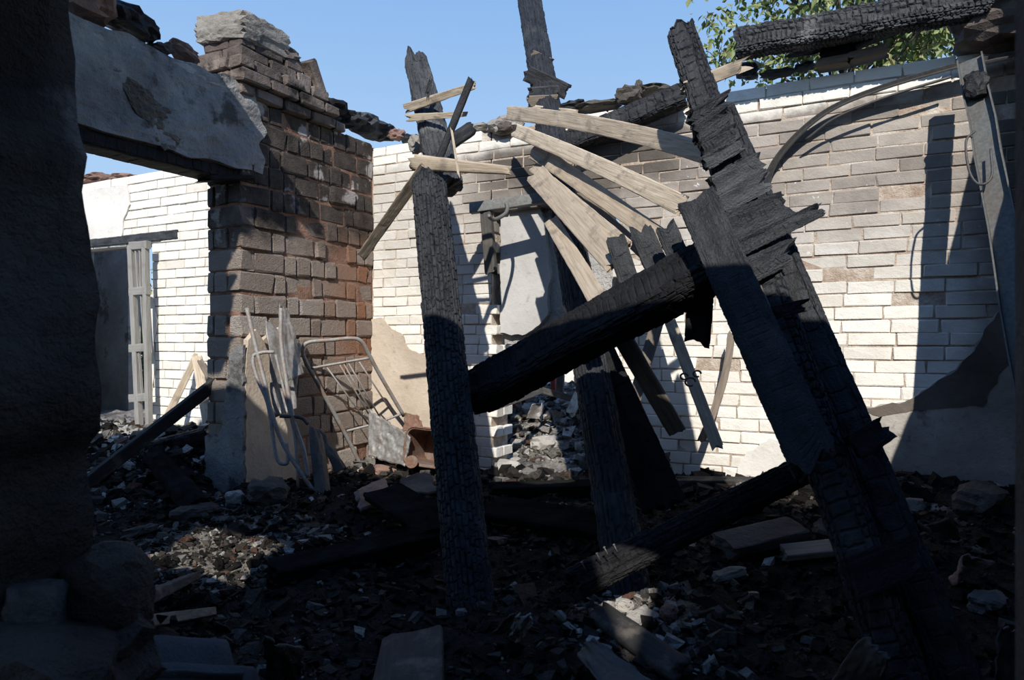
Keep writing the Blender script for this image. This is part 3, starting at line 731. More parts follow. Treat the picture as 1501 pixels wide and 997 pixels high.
tag(o, 'charred wall plate with deep square checks below the wall top', 'beam')
o = timber('charred_beam', onY(1082, 66, YB-.20), onY(1452, 0, YB-.20), .175, .16, 'char_grey', p=3.6, crack=.011, cell=(.032, .03), cw=.006, rag=(.02, .03), rough=.004, nc=130, burn=.05, hint=(0, -1, 0))
tag(o, 'ashen charred beam lying over the wall top against the tree', 'beam')
for (x0, y0, x1, y1, wd, th, lb, mt) in [
    (1160, 74, 1196, 68, .06, .10, 'black charred strip hanging directly under the ashen beam', 'char_black'),
    (1204, 74, 1244, 66, .15, .12, 'black charred block wedged between ashen beam and white wall top', 'char_black'),
    (1250, 64, 1302, 44, .07, .10, 'short charred stub under the middle of the ashen beam', 'char_black'),
    (1196, 98, 1242, 90, .05, .14, 'brown half-burnt board lying on the white wall top, left piece', 'wood_dark'),
    (1246, 88, 1300, 74, .05, .14, 'brown half-burnt board lying on the white wall top, right piece', 'wood_dark'),
    (1396, 20, 1436, 10, .06, .12, 'charred board under the right end of the ashen beam', 'char_black')]:
    o = timber('charred_board', onY(x0, y0, YB-.05), onY(x1, y1, YB-.05), wd, th, mt, rag=(.05, .05), burn=.12, nc=24, hint=(0, -1, 0)); tag(o, lb, 'board')

# boards and stubs nailed to the posts and rafters
def board(a, b, wd, th, mat, label, name='wooden_board', cat='board', **kw):
    kw.setdefault('rag', (.03, .03)); o = timber(name, P(*a), P(*b), wd, th, mat, **kw); tag(o, label, cat, kw.get('group')); return o
W = 'wood'; C1 = 'char'; C2 = 'char_grey'; C3 = 'char_black'
board((745, 166, 4.85), (1040, 226, 3.15), .095, .028, W, 'long pale board, topmost of the fallen fan, reaching the rafter', burn=.03, bow=(.03, 0))
board((757, 192, 4.65), (1003, 303, 3.0), .09, .03, W, 'long pale board, second of the fallen fan, crossing to the plank end', burn=.03, bow=(.012, 0))
board((784, 222, 4.5), (836, 250, 4.15), .115, .05, W, 'short thick pale board end with a broken brown tip', rag=(.02, .05), burn=.08)
board((806, 236, 4.25), (976, 354, 3.15), .105, .03, W, 'wide pale board, third of the fallen fan, striped by old laths', taper=.8, burn=.03)
board((783, 246, 4.5), (918, 362, 3.12), .07, .028, W, 'narrow pale board with a wavy edge, behind the wide striped board', burn=.08)
board((786, 256, 4.25), (902, 386, 3.06), .135, .03, W, 'broad weathered board striped dark, lowest of the fan to the beam', taper=.8)
board((808, 324, 3.92), (876, 438, 3.0), .085, .028, W, 'short weathered board standing on the black cross beam', burn=.03)
board((850, 285, 4.2), (975, 400, 3.35), .06, .03, 'wood_dark', 'thin dark board hidden behind the fan of pale boards')
board((905, 395, 3.5), (935, 470, 3.15), .03, .02, W, 'thin pale splinter between the black upright stubs')
board((606, 238, 3.95), (748, 250, 3.75), .095, .05, W, 'pale thick board like a bone lying across the charred log', taper=.45, p=3.5, burn=.06, smooth=True, rag=(.05, .03))
board((622, 246, 3.85), (530, 376, 4.55), .065, .025, W, 'pale board slanting down left from the charred log', taper=1.0, burn=.02)
board((597, 158, 4.2), (694, 126, 4.0), .055, .025, 'wood', 'thin board, upper of two, nailed across the pointed stump', burn=.10, taper=.7)
board((600, 173, 4.15), (682, 167, 4.0), .045, .025, 'wood', 'thin board, lower of two, nailed across the pointed stump', burn=.10, taper=.6)
board((632, 262, 3.95), (690, 118, 3.9), .042, .035, C1, 'thin charred batten crossing the two boards on the stump', burn=.15, p=3, name='charred_batten', cat='batten')
board((655, 225, 4.1), (640, 170, 4.2), .06, .04, C1, 'short charred offcut beside the pointed stump', burn=.15, name='charred_offcut')
board((640, 222, 4.4), (690, 188, 4.5), .09, .07, C1, 'black charred chunk lodged behind the pointed stump', burn=.25, name='charred_offcut', p=3)
board((626, 136, 4.1), (631, 118, 4.1), .02, .02, C1, 'tiny charred peg sticking up on the stump', burn=.15, name='charred_peg', cat='peg')
board((662, 190, 3.86), (672, 256, 3.83), .012, .006, W, 'thin pale sliver hanging over the bone-like board', name='wood_splinter', cat='splinter')
board((782, 81, 5.42), (807, 92, 5.42), .07, .06, 'wood_dark', 'small brown block nailed high on the tall log', name='nailed_block', cat='block')
board((771, 106, 5.18), (827, 133, 5.12), .115, .06, C1, 'charred cleat slanting across the tall log against the sky', name='charred_cleat', cat='cleat', burn=.10)
board((775, 136, 5.08), (815, 133, 5.08), .075, .07, 'char_grey', 'charred short board on the tall log, upper of three', name='nailed_block', cat='block', burn=.08)
board((776, 149, 5.02), (818, 147, 5.02), .08, .07, 'wood_dark', 'smoked short board on the tall log, middle of three', name='nailed_block', cat='block', burn=.08)
board((782, 164, 4.95), (848, 168, 4.95), .09, .07, W, 'pale short board on the tall log, lowest of three', name='nailed_block', cat='block', burn=.08, taper=.7)
board((1008, 128, 2.95), (1086, 97, 2.95), .055, .04, W, 'pale splintered board across the top of the left rafter', rag=(.04, .09), burn=.12)
# sheathing stubs across the big rafter
for k, (a, b, wd, mt, lb) in enumerate([
    ((1012, 176, 2.80), (1056, 152, 2.80), .075, C1, 'small charred stub on the rafter, highest of the row'),
    ((1020, 196, 2.76), (1064, 170, 2.76), .085, C1, 'small charred stub on the rafter, second of the row'),
    ((1028, 222, 2.72), (1074, 196, 2.72), .075, C1, 'small charred stub on the rafter, third of the row'),
    ((1032, 240, 2.69), (1084, 212, 2.69), .06, C2, 'charred stub with uneven edge, fourth of the row on the rafter'),
    ((1046, 275, 2.64), (1112, 240, 2.64), .085, C2, 'ashy charred stub glinting in the sun, middle of the rafter'),
    ((1054, 302, 2.61), (1120, 266, 2.61), .085, C2, 'ashy charred stub with a jagged right end on the rafter'),
    ((1066, 334, 2.56), (1156, 298, 2.56), .115, C1, 'broad smooth charred board stub jutting right from the rafter'),
    ((1080, 366, 2.52), (1193, 312, 2.52), .06, C1, 'long pointed charred board stub jutting right from the rafter'),
    ((1094, 400, 2.48), (1150, 372, 2.48), .095, C1, 'square charred stub with ashy top, lowest of the sunlit row'),
    ((1120, 462, 2.36), (1178, 448, 2.36), .045, C3, 'black charred cleat across the rafter below the sunlit stubs'),
    ((1252, 655, 2.18), (1298, 628, 2.18), .085, C3, 'black charred block end jutting right from the rafter pair'),
    ((1245, 850, 2.02), (1330, 818, 2.02), .12, C3, 'black charred cleat across the lower rafter pair')]):
    board(a, b, wd, .045, mt, lb, name='charred_stub', cat='stub', crack=.003, cell=(.013, .02), cw=.003, nc=80, burn=.10, rag=(.02, .05), taper=.92)
# stubs standing on the black cross beam
for a, b, wd, lb in [((928, 432, 2.98), (902, 352, 3.05), .085, 'left one of three charred stubs standing on the cross beam'),
                     ((972, 412, 2.90), (940, 342, 2.98), .10, 'middle one of three charred stubs standing on the cross beam'),
                     ((1008, 408, 2.72), (978, 336, 2.80), .085, 'right one of three charred stubs standing on the cross beam')]:
    board(a, b, wd, .04, C1, lb, name='charred_stub', cat='stub', crack=.003, cell=(.02, .04), cw=.003, nc=40, burn=.10, rag=(.02, .04))
board((1030, 395, 2.70), (1022, 500, 2.75), .10, .05, C3, 'black burnt remnant hanging below the cross beam end', name='charred_remnant', cat='remnant', burn=.15, crack=.005, nc=40)
board((1105, 420, 2.50), (1158, 545, 2.36), .05, .04, 'wood_dark', 'brown unburnt strip between the rafter and the wide plank', name='wooden_strip', cat='strip')
# leaning planks by the back wall
board((990, 735, 3.1), (880, 500, 3.55), .10, .06, C3, 'black charred plank leaning behind the tall log', name='charred_plank', cat='plank', crack=.005, nc=44, burn=.06)
board((960, 745, 3.2), (893, 560, 3.6), .12, .05, C3, 'second black charred plank leaning behind the tall log, steeper', name='charred_plank', cat='plank', burn=.06)
board((898, 470, 3.08), (992, 632, 3.2), .085, .05, 'wood_dark', 'half-burnt board with rounded charred end hanging by the wall', burn=.05, p=4, rag=(.02, .01))
board((970, 452, 4.25), (922, 612, 4.1), .075, .025, 'wood_dark', 'dark board leaning left beside the hinged strip at the wall')
hs = board((976, 455, 4.3), (1052, 656, 4.0), .07, .022, W, 'pale strip with iron hinges leaning on the white wall', name='hinged_strip', cat='strip')
hg = []
for (x, y, r) in [(1003, 552, .022), (1022, 548, .022), (1012, 560, .03)]:
    c = P(x, y, 4.02); hg.append([c+RGT*(r*math.cos(t))+UP*(r*.8*math.sin(t)) for t in np.linspace(0, 5.2, 9)])
for pt in hg:
    t = tube('hinge', pt, .006, 'steel_dark', hs, 6, 4)
board((1072, 490, 4.3), (1028, 645, 4.15), .045, .02, 'wood_dark', 'thin curved stick leaning on the white wall', bow=(.03, 0), name='wooden_stick', cat='stick')
board((1000, 440, 3.6), (960, 400, 3.7), .07, .03, 'wood_dark', 'dark broken board end below the cross beam right half')
board((890, 690, 4.4), (980, 675, 4.25), .10, .04, 'wood_grey', 'grey board end lying against the foot of the white wall', name='charred_plank', cat='plank', burn=.1)

# ------------------------------------------------------------------ doorway: concrete panel, lintel strip, hook, posts beyond
def inside(ps): return [Vector((min(max(q.x, OX0+.03), OX1-.03), q.y, min(q.z, OZ-.005))) for q in ps]
inf = root('doorway_infill', onY(770, 495, 4.74)); tag(inf, 'grey concrete infill hanging in the doorway, broken off below', 'concrete')
pn = [onY(x, y, 4.70) for x, y in [(722, 268), (760, 262), (786, 268), (795, 285), (800, 320), (806, 370), (812, 410), (806, 425), (806, 462), (795, 478), (770, 492), (735, 488), (722, 480)]]
patch('concrete_panel', inside(pn), (0, -1, 0), .05, 'plaster_slab', inf, .008, 0, 'gravel')
pn = [onY(x, y, 4.82) for x, y in [(725, 262), (830, 240), (896, 240), (908, 330), (915, 400), (905, 430), (880, 440), (850, 462), (826, 480), (790, 494), (770, 504), (745, 506), (730, 496)]]
patch('concrete_core', inside(pn), (0, -1, 0), .115, 'gravel', inf, .02)
o = timber('lintel_strip', P(690, 306, 4.98), P(802, 290, 4.78), .075, .05, 'steel', hint=(0, -1, .1), rag=(0, 0), p=10, res=.05); tag(o, 'grey metal lintel strip over the doorway in the back wall', 'strip')
hk = tube('iron_hook', [P(742, 298, 4.86), P(744, 306, 4.82), P(740, 314, 4.76), P(730, 320, 4.68), P(722, 322, 4.60), P(716, 316, 4.54)], .014, 'steel', None, 8); tag(hk, 'curved iron hook under the grey lintel strip', 'hook')
o = timber('door_post', P(713, 312, 4.95), P(720, 400, 4.97), .085, .05, 'wood_grey', hint=(0, -1, 0)); tag(o, 'grey door post remnant at the left side of the doorway', 'post')
o = timber('red_post', P(757, 497, 6.4), P(757, 640, 6.4), .06, .06, 'redpaint', hint=(0, -1, 0), rag=(.01, .01)); tag(o, 'red painted post in the room behind, left one', 'post')
o = timber('red_post', P(811, 530, 6.6), P(813, 640, 6.6), .05, .05, 'redpaint', hint=(0, -1, 0), rag=(.01, .01)); tag(o, 'red painted post in the room behind, right one', 'post')
o = timber('door_stile', P(822, 540, 6.5), P(818, 640, 6.5), .07, .04, 'wood_grey', hint=(0, -1, 0)); tag(o, 'grey wooden stile beside the right red post', 'stile')
wz = boxes('wall_behind', [(-8, -3.55, 7.6, 7.8, 0, 2.0), (-3.55, 2, 8.3, 8.5, 0, 1.15)], 'plaster_pale'); tag(wz, 'pale wall at the far side of the room behind', 'wall', kind='structure')
board((716, 600, 4.9), (796, 572, 5.6), .05, .02, 'wood_grey', 'grey lath lying over the bright rubble behind the doorway', name='wooden_lath', cat='lath')
board((795, 572, 5.6), (850, 588, 5.3), .05, .02, 'wood_grey', 'grey lath ending at the tall log behind the doorway', name='wooden_lath', cat='lath')
board((848, 578, 5.3), (836, 606, 5.1), .07, .02, W, 'short pale lath beside the tall log in the doorway', name='wooden_lath', cat='lath')

# ------------------------------------------------------------------ metal strip and channel at the right
path = [onY(1510, 76, 4.50), onY(1440, 90, 4.50), onY(1380, 104, 4.50), onY(1290, 131, 4.51), onY(1220, 160, 4.52), onY(1172, 196, 4.54), onY(1136, 238, 4.56), onY(1120, 275, 4.58)]
V, Fa = sweep(path, [(-.035, -.004), (.035, -.004), (.035, .004), (.005, .004), (.005, .022), (-.005, .022), (-.005, .004), (-.035, .004)], (0, -.55, 1), 8)
o = link('metal_strip', mesh('metal_strip', V, Fa), 'tin_dark'); tag(o, 'long dark metal strip bent in an arc across the brick wall', 'strip')
path = [p+Vector((0, .03, -.022)) for p in [onY(1395, 104, 4.45), onY(1300, 134, 4.44), onY(1225, 165, 4.45), onY(1180, 198, 4.48)]]
V, Fa = sweep(path, circ(.008, 6), (0, 0, 1), 8); o2 = link('metal_rod', mesh('metal_rod', V, Fa), 'steel_dark', o, True)
ct, cb = onY(1424, 88, 4.36), onY(1489, 440, 3.86); cb2 = ct+(cb-ct)*2.05
fr = frame(ct, cb2, (-.25, -1, 0)); L = (cb2-ct).length
prof = [(-.058, 0), (.058, 0), (.058, .04), (.051, .04), (.051, .007), (-.051, .007), (-.051, .04), (-.058, .04)]
V = []; n = len(prof); NS = 14; Fa = []
for i in range(NS+1):
    V += [(L*i/NS, a+.006*fnoise(i*.9, 2, 2), b+.004*fnoise(i*.7, 4, 4)) for a, b in prof]
for i in range(NS):
    for j in range(n): Fa.append((i*n+j, i*n+(j+1) % n, (i+1)*n+(j+1) % n, (i+1)*n+j))
Fa += [tuple(range(n))[::-1], tuple(NS*n+j for j in range(n))]
cn = link('steel_channel', mesh('steel_channel', V, Fa), 'steel_mid'); cn.matrix_world = fr; tag(cn, 'grey steel channel leaning at the right end of the brick wall', 'channel')
t = tube('wire', [ct+(cb-ct)*.35+Vector((-.05, -.05, .02)), ct+(cb-ct)*.36+Vector((-.09, -.06, -.02)), ct+(cb-ct)*.5+Vector((-.10, -.06, 0)), ct+(cb-ct)*.56+Vector((-.07, -.07, 0)), ct+(cb-ct)*.55+Vector((-.02, -.07, .02)), ct+(cb-ct)*.42+Vector((0, -.07, 0))], .006, 'steel_dark', cn, 6)
o = lump('charred_lump', ct+(cb-ct)*.13+Vector((-.01, -.05, 0)), (.11, .07, .13), 'char', None, .3, 2.4, 3, .3); tag(o, 'charred lump caught in the steel channel near its top', 'lump')

# ------------------------------------------------------------------ bed ends and scrap by the left wall
Z1 = lambda x, y: 4.97+(x-445)*.0016+(y-500)*.0017
def bp(x, y): return P(x, y, Z1(x, y))
bd = root('bed_end', bp(525, 676)); tag(bd, 'burnt tubular bed end with thin bars leaning in the corner', 'bed')
tube('frame', [bp(528, 680), bp(505, 634), bp(470, 570), bp(448, 530), bp(444, 512), bp(452, 502), bp(480, 499), bp(516, 496), bp(530, 501), bp(540, 518), bp(556, 548), bp(592, 610)], .0145, 'tube', bd, 10)
tube('crossbar', [bp(456, 540), bp(500, 532), bp(541, 525)], .010, 'tube', bd)
tube('crossbar', [bp(508, 632), bp(550, 621), bp(588, 607)], .010, 'tube', bd)
for a, b in [((478, 537), (540, 622)), ((497, 533), (548, 620)), ((503, 532), (553, 619)), ((510, 531), (560, 617)), ((525, 528), (578, 610))]:
    tube('bar', [bp(*a), bp(*b)], .006, 'tube', bd, 6, 2)
bd = root('bed_end', P(430, 690, 4.5)); tag(bd, 'crumpled tubular bed end standing by the plastered pier', 'bed')
Z2 = lambda x, y: 4.42+(x-362)*.0008+(y-450)*-.0006
def b2(x, y): return P(x, y, Z2(x, y))
tube('frame', [b2(362, 452), b2(374, 505), b2(388, 560), b2(398, 605), b2(420, 660), b2(470, 735)], .0135, 'tube', bd, 10)
tube('frame', [b2(412, 452), b2(412, 500), b2(420, 560), b2(430, 615), b2(445, 660), b2(452, 700)], .0135, 'tube', bd, 10)
tube('hoop', [b2(402, 516), b2(384, 517), b2(371, 524), b2(376, 552), b2(392, 590), b2(400, 640), b2(406, 672), b2(414, 680), b2(422, 676), b2(420, 650)], .012, 'tube', bd, 10)
tube('bar', [b2(404, 520), b2(418, 580), b2(432, 640), b2(437, 715)], .009, 'tube', bd, 8)
tube('bar', [b2(410, 610), b2(440, 612), b2(452, 622)], .012, 'steel_dark', bd, 8)
def sheet(name, corners, nu, nv, amp, mat, label, cat='sheet', th=.004, curl=0.0, jag=.008, fr=5):
    nu, nv = nu*2, nv*2
    SEED[0] += 1; sd = SEED[0]*1.9; a, b, c, d = [Vector(q) for q in corners]   # a-b bottom edge, d-c top edge
    nrm = (b-a).cross(d-a).normalized(); V = []; Fa = []
    for i in range(nu+1):
        for j in range(nv+1):
            u, v = i/nu, j/nv; q = a.lerp(b, u).lerp(d.lerp(c, u), v)
            e = min(u, 1-u, v, 1-v); jg = jag*fnoise(u*7+sd, v*7, 2) if e < .01 else 0
            V.append(q+nrm*(amp*2*float(fbm(u*fr*.6+sd, v*fr*.6, sd, 3))+curl*4*(u-.5)**2)+((b-a).normalized()+(d-a).normalized())*jg)
    for i in range(nu):
        for j in range(nv):
            k = i*(nv+1)+j; Fa.append((k, k+nv+1, k+nv+2, k+1))
    o = link(name, mesh(name, V, Fa), mat, None, True); md = o.modifiers.new('thickness', 'SOLIDIFY'); md.thickness = th
    return tag(o, label, cat)
sheet('metal_sheet', [P(400, 612, 4.62), P(434, 600, 4.72), P(442, 505, 4.82), P(390, 470, 4.68)], 14, 20, .018, 'tin', 'crumpled grey metal sheet hanging on the block wall', th=.006)
sheet('metal_sheet', [P(420, 560, 4.55), P(446, 548, 4.72), P(424, 455, 4.76), P(408, 446, 4.66)], 12, 16, .015, 'tin', 'torn pointed metal sheet above the crumpled bed end', th=.006)
sheet('metal_sheet', [P(470, 760, 4.15), P(492, 740, 4.25), P(478, 640, 4.6), P(455, 622, 4.5)], 12, 22, .012, 'tin_dark', 'narrow bent metal strip standing in front of the bed end', curl=-.05, th=.006)
sheet('metal_sheet', [P(500, 690, 4.55), P(512, 684, 4.65), P(478, 632, 4.75), P(462, 626, 4.62)], 12, 22, .02, 'tin_dark', 'dark curled metal strip at the foot of the bed end', curl=-.05, th=.006)
# grey fluted panel and rusty tub
sheet('fluted_panel', [P(540, 668, 5.15), P(592, 684, 5.0), P(602, 640, 5.0), P(540, 600, 5.25)], 24, 12, .012, 'tin', 'grey burnt metal panel lying behind the bed end', th=.02, fr=14)
tb = root('rusty_tub', P(620, 684, 4.95)); tag(tb, 'rusty metal tub lying on its side beside the log', 'tub')
def rrect(wd, ht, r, n=5):
    out = []
    for cx, cy, a0 in ((wd/2-r, ht/2-r, 0), (-wd/2+r, ht/2-r, 90), (-wd/2+r, -ht/2+r, 180), (wd/2-r, -ht/2+r, 270)):
        for k in range(n+1): a = math.radians(a0+90*k/n); out.append((cx+r*math.cos(a), cy+r*math.sin(a)))
    return out
TW, THt, TD = .36, .27, .30; ou = rrect(TW, THt, .06); inn = rrect(TW-.03, THt-.03, .05); n = len(ou)
tm = Matrix.Translation(P(626, 656, 4.95)) @ frame((0, 0, 0), (1, .12, -.06), (.10, -1, .12)).to_3x3().to_4x4()
V = [(a, b, 0) for a, b in ou]+[(a*.94, b*.94, -TD) for a, b in ou]+[(a, b, 0) for a, b in inn]+[(a*.94, b*.94, -TD+.02) for a, b in inn]; Fa = []
for j in range(n):
    k = (j+1) % n; Fa += [(j, k, n+k, n+j), (2*n+k, 2*n+j, 3*n+j, 3*n+k), (j, 2*n+j, 2*n+k, k)]
Fa += [tuple(n+j for j in range(n)), tuple(3*n+j for j in range(n))[::-1]]
link('body', mesh('tub_body', [tm @ Vector(v) for v in V], Fa), 'rust', tb)
rim = [tm @ Vector((a, b, 0)) for a, b in ou]; rim.append(rim[0])
V, Fa = sweep(rim, circ(.009, 6), (.1, .2, 1), 0); link('rim', mesh('rim', V, Fa), 'rust', tb, True)
V, Fa = sweep([P(603, 677, 4.90), P(603, 677, 4.94)], circ(.045, 18), (0, 0, 1), 1); link('iron_wheel', mesh('iron_wheel', V, Fa), 'rust', tb)
sheet('metal_sheet', [P(590, 632, 5.25), P(622, 632, 5.2), P(612, 608, 5.3), P(594, 606, 5.35)], 8, 8, .02, 'rust', 'rusty bent sheet standing behind the tub', th=.006)

# ------------------------------------------------------------------ room on the left: window frame, boards
wfm = root('window_frame', onY(206, 640, YF-.12)); tag(wfm, 'tall grey window frame standing upright by the white wall', 'window frame')
yw = YF-.13
def wb_(a, b, wd, th=.05, nm='stile', mt='wood_frame'): return timber(nm, onY(a[0], a[1], yw), onY(b[0], b[1], yw), wd, th, mt, hint=(0, -1, 0), rag=(0, 0), p=10, res=.1, nc=16, parent=wfm)
M['wood_frame'] = wood_mat('grey_painted_frame', (.22, .215, .20), (.31, .30, .28), (.40, .39, .365), .4)
wb_((192, 360), (205, 640), .06); wb_((213, 357), (219, 640), .05)
for y in (361, 428, 511, 584): wb_((192, y), (218, y-2), .075, .05, 'rail')
for a, b in (((199, 364), (203, 426)), ((205, 364), (207, 426)), ((207, 432), (212, 508)), ((204, 515), (209, 580))): wb_(a, b, .014, .02, 'muntin')
o = timber('wooden_plank', gp(128, 708, .06), P(318, 560, 4.75), .085, .04, 'wood_ash', roll=.5); tag(o, 'long dark plank sloping up against the block pier', 'plank')
o = timber('wooden_lath', onY(243, 615, YF-.25), onY(288, 522, YF-.03), .06, .03, W); tag(o, 'brown lath leaning left on the far white wall', 'lath')
o = timber('wooden_lath', onY(304, 618, YF-.2), onY(288, 522, YF-.03), .08, .03, W); tag(o, 'pale lath standing beside the leaning brown lath', 'lath')
o = timber('wooden_lath', onY(310, 560, YF-.2), onY(294, 530, YF-.06), .05, .03, 'wood_dark'); tag(o, 'dark lath crossing near the end of the far white wall', 'lath')
o = timber('charred_log', gp(212, 662, .05), gp(298, 640, .05), .13, .11, 'char', p=2.5, crack=.005, burn=.08, nc=40); tag(o, 'short charred log on the rubble by the block pier', 'log')
o = timber('charred_log', gp(290, 745, .05), gp(225, 668, .05), .14, .10, 'char_matte', p=2.5, crack=.004, burn=.12, nc=40); tag(o, 'charred log lying in the rubble in front of the pier', 'log')

# ------------------------------------------------------------------ tree behind the wall
tr = root('tree', (-.3, 9.9, -.25)); tag(tr, 'leafy green tree behind the wall at the upper right', 'tree')
timber('trunk', (-.2, 10.2, -.3), (-.4, 9.9, 4.6), .26, .26, 'bark', p=2.2, taper=.6, res=.2, nc=16, parent=tr)
rs = random.Random(5); LV = []; LF = []
tips = []
for k in range(34):
    a = rs.uniform(0, 2*math.pi); s0 = Vector((-.35, 9.9, rs.uniform(3.6, 5.0)))
    e = Vector((-.10+rs.uniform(.5, 2.0)*math.cos(a)*1.15, 9.7+rs.uniform(.3, 1.3)*math.sin(a), rs.uniform(4.85, 7.6)))
    mid = s0.lerp(e, .5)+Vector((0, 0, .2)); tube('branch', [s0, mid, e], .018, 'bark', tr, 6, 4)
    for j in range(13):
        q = mid.lerp(e, rs.uniform(.1, 1.1)); d = Vector((rs.gauss(0, 1), rs.gauss(0, 1), rs.gauss(-.15, .7))).normalized()*rs.uniform(.3, .7)
        tips.append((q, q+d))
for x, y in [(1018, 35), (1030, 62), (1048, 80), (1075, 95), (1060, 30), (1100, 100), (1130, 92), (1120, 30), (1075, 60), (1305, 62), (1330, 50), (1350, 70), (1375, 40), (1400, 30), (1320, 85), (1360, 55), (1290, 75), (1150, 95), (1180, 45)]:
    q = P(x, y, 8.6); tips.append((q+Vector((.35, .25, .25)), q)); tips.append((q+Vector((.1, .3, .2)), q+Vector((.18, 0, -.05))))
for q, e in tips:
    n = 17
    for i in range(n):
        c = q.lerp(e, i/n)+Vector((rs.gauss(0, .07), rs.gauss(0, .07), rs.gauss(0, .07)))
        d = Vector((rs.gauss(0, .6), rs.gauss(0, .6), rs.gauss(-.6, .5))).normalized(); L = rs.uniform(.08, .14)
        s = d.cross(Vector((rs.gauss(0, 1), rs.gauss(0, 1), rs.gauss(0, 1)))).normalized()*L*.26; up = d.cross(s)*.35; k = len(LV)
        LV += [c, c+d*L*.5+s+up, c+d*L, c+d*L*.5-s+up]; LF += [(k, k+1, k+2), (k, k+2, k+3)]
fo = link('foliage', mesh('foliage', LV, LF), 'leaf', tr); fo['kind'] = 'stuff'
tr2 = root('bush', (-8.9, 6.15, -.2)); tag(tr2, 'green bush seen through the far window frame', 'bush'); LV = []; LF = []
for i in range(1800):
    c = Vector((-8.9+rs.gauss(0, .5), 6.15+max(-.6, min(.6, rs.gauss(0, .25))), 1.2+rs.gauss(0, .5))); d = Vector((rs.gauss(0, 1), rs.gauss(0, 1), rs.gauss(0, 1))).normalized(); L = .12
    s = d.orthogonal().normalized()*.035; k = len(LV); LV += [c, c+d*L*.5+s, c+d*L, c+d*L*.5-s]; LF += [(k, k+1, k+2), (k, k+2, k+3)]
fo = link('foliage', mesh('foliage', LV, LF), 'leaf', tr2); fo['kind'] = 'stuff'
timber('stem', (-8.9, 6.15, -.2), (-8.9, 6.15, 1.4), .06, .06, 'bark', p=2.2, res=.2, nc=10, parent=tr2)

# ------------------------------------------------------------------ lumps on the wall tops
def wl_(pt, d, mt, lb, rot=None, amp=.3, nm='charred_lump', cat='lump', box=.35): return tag(lump(nm, pt, d, mt, rot, amp, 2.3, 3, box), lb, cat)
wl_(onX(122, 8, -3.80), (.30, .26, .16), 'stone_red', 'sooty brick lump on the rendered band beside the front wall', nm='brick_lump')
wl_(onX(180, 28, -3.80), (.26, .34, .13), 'char', 'flat black lump on the rendered band, largest of its row', E(-14))
wl_(onX(212, 46, -3.80), (.14, .13, .10), 'char', 'small black lump on the sloping end of the rendered band')
wl_(onX(268, 76, -3.82), (.16, .20, .07), 'stone_red', 'flat red brick shard on the rendered band near the chimney', E(-18), nm='brick_shard', cat='shard')
wl_(onX(236, 72, -3.82), (.10, .14, .05), 'stone_dark', 'small dark shard on the middle of the rendered band', nm='brick_shard', cat='shard')
wl_(onX(486, 158, -3.78), (.22, .22, .13), 'char_black', 'black lump on the block wall just right of the chimney')
wl_(onX(512, 176, -3.80), (.26, .20, .12), 'char', 'black lump on the block wall between chimney and corner')
wl_(onX(538, 184, -3.82), (.30, .34, .16), 'char_grey', 'grey charred lump on the block wall near the corner')
wl_(onX(560, 195, -3.80), (.24, .22, .13), 'char', 'dark layered lump at the corner of the two walls')
wl_(onY(582, 198, YB+.1), (.13, .12, .09), 'stone_red', 'small brown stone on the wall corner beside the stump', nm='stone', cat='stone')
wl_(onY(600, 205, YB+.12), (.12, .10, .09), 'char', 'small black lump on the white wall left of the stump')
wl_(P(610, 212, 4.35), (.09, .08, .12), 'stone_pale', 'pale mortar lump stuck to the pointed stump', amp=.15, nm='mortar_lump')
wl_(onY(742, 186, YB+.03), (.26, .20, .14), 'stone_pale', 'crumbly white mortar lump on the wall top by the board ends', amp=.25, nm='mortar_lump')
wl_(onY(741, 186, YB-.05), (.13, .07, .08), 'soot_brick', 'dark solid lump standing in for the shaded hollow of the mortar lump', amp=.15, nm='brick_lump')  # dark lump put in for the shade inside a hollow
wl_(onY(700, 190, YB+.1), (.30, .2, .06), 'stone_pale', 'low mortar crust on the wall top left of the board ends', amp=.25, nm='mortar_lump')
wl_(onY(842, 158, YB+.12), (.22, .2, .08), 'char', 'flat dark lump on the wall top right of the tall log')
wl_(onY(880, 156, YB+.1), (.30, .2, .06), 'stone_dark', 'low dark crust on the wall top above the charred plate', nm='mortar_lump')
wl_(onY(922, 140, YB+.02), (.17, .15, .11), 'stone_dark', 'grey stone sitting on the wall top above the charred plate', amp=.2, nm='stone', cat='stone', box=.6)
wl_(onY(937, 128, YB+.02), (.05, .05, .10), 'stone_dark', 'small upright shard on the grey stone', amp=.2, nm='stone_shard', cat='shard')
wl_(onY(960, 134, YB+.1), (.22, .2, .06), 'stone_dark', 'dark crust on the wall top between stone and rafter', nm='mortar_lump')
wl_(onY(1095, 104, YB+.05), (.14, .16, .09), 'char', 'charred lump on the white wall top beside the splintered board')
wl_(onY(1140, 108, YB+.1), (.20, .14, .035), 'stone_dark', 'low dark crust along the white wall top', nm='mortar_lump')
wl_(onY(1180, 98, YB+.1), (.12, .12, .035), 'stone_dark', 'dark crust on the wall top left of the wedged block', nm='mortar_lump')
wl_((.66, YB-.02, 2.96), (.5, .42, .26), 'soot_brick', 'large sooty masonry lump at the right corner of the wall top', amp=.2, nm='masonry_lump', box=.7)
wl_((.60, YB-.14, 3.14), (.44, .40, .18), 'soot_brick', 'black masonry lump stacked above the right corner', E(8, -12, 20), amp=.25, nm='masonry_lump')
wl_((.80, YB-.30, 3.22), (.5, .5, .26), 'soot_brick', 'topmost black masonry lump at the right edge', E(4, 12, 40), amp=.25, nm='masonry_lump')
wl_(onY(140, 262, YF+.1), (.42, .2, .10), 'stone_red', 'brown rubble crust on top of the far white wall', nm='mortar_lump')
wl_(onY(180, 262, YF+.1), (.34, .2, .07), 'stone_red', 'low rubble crust on the far wall top further right', nm='mortar_lump')

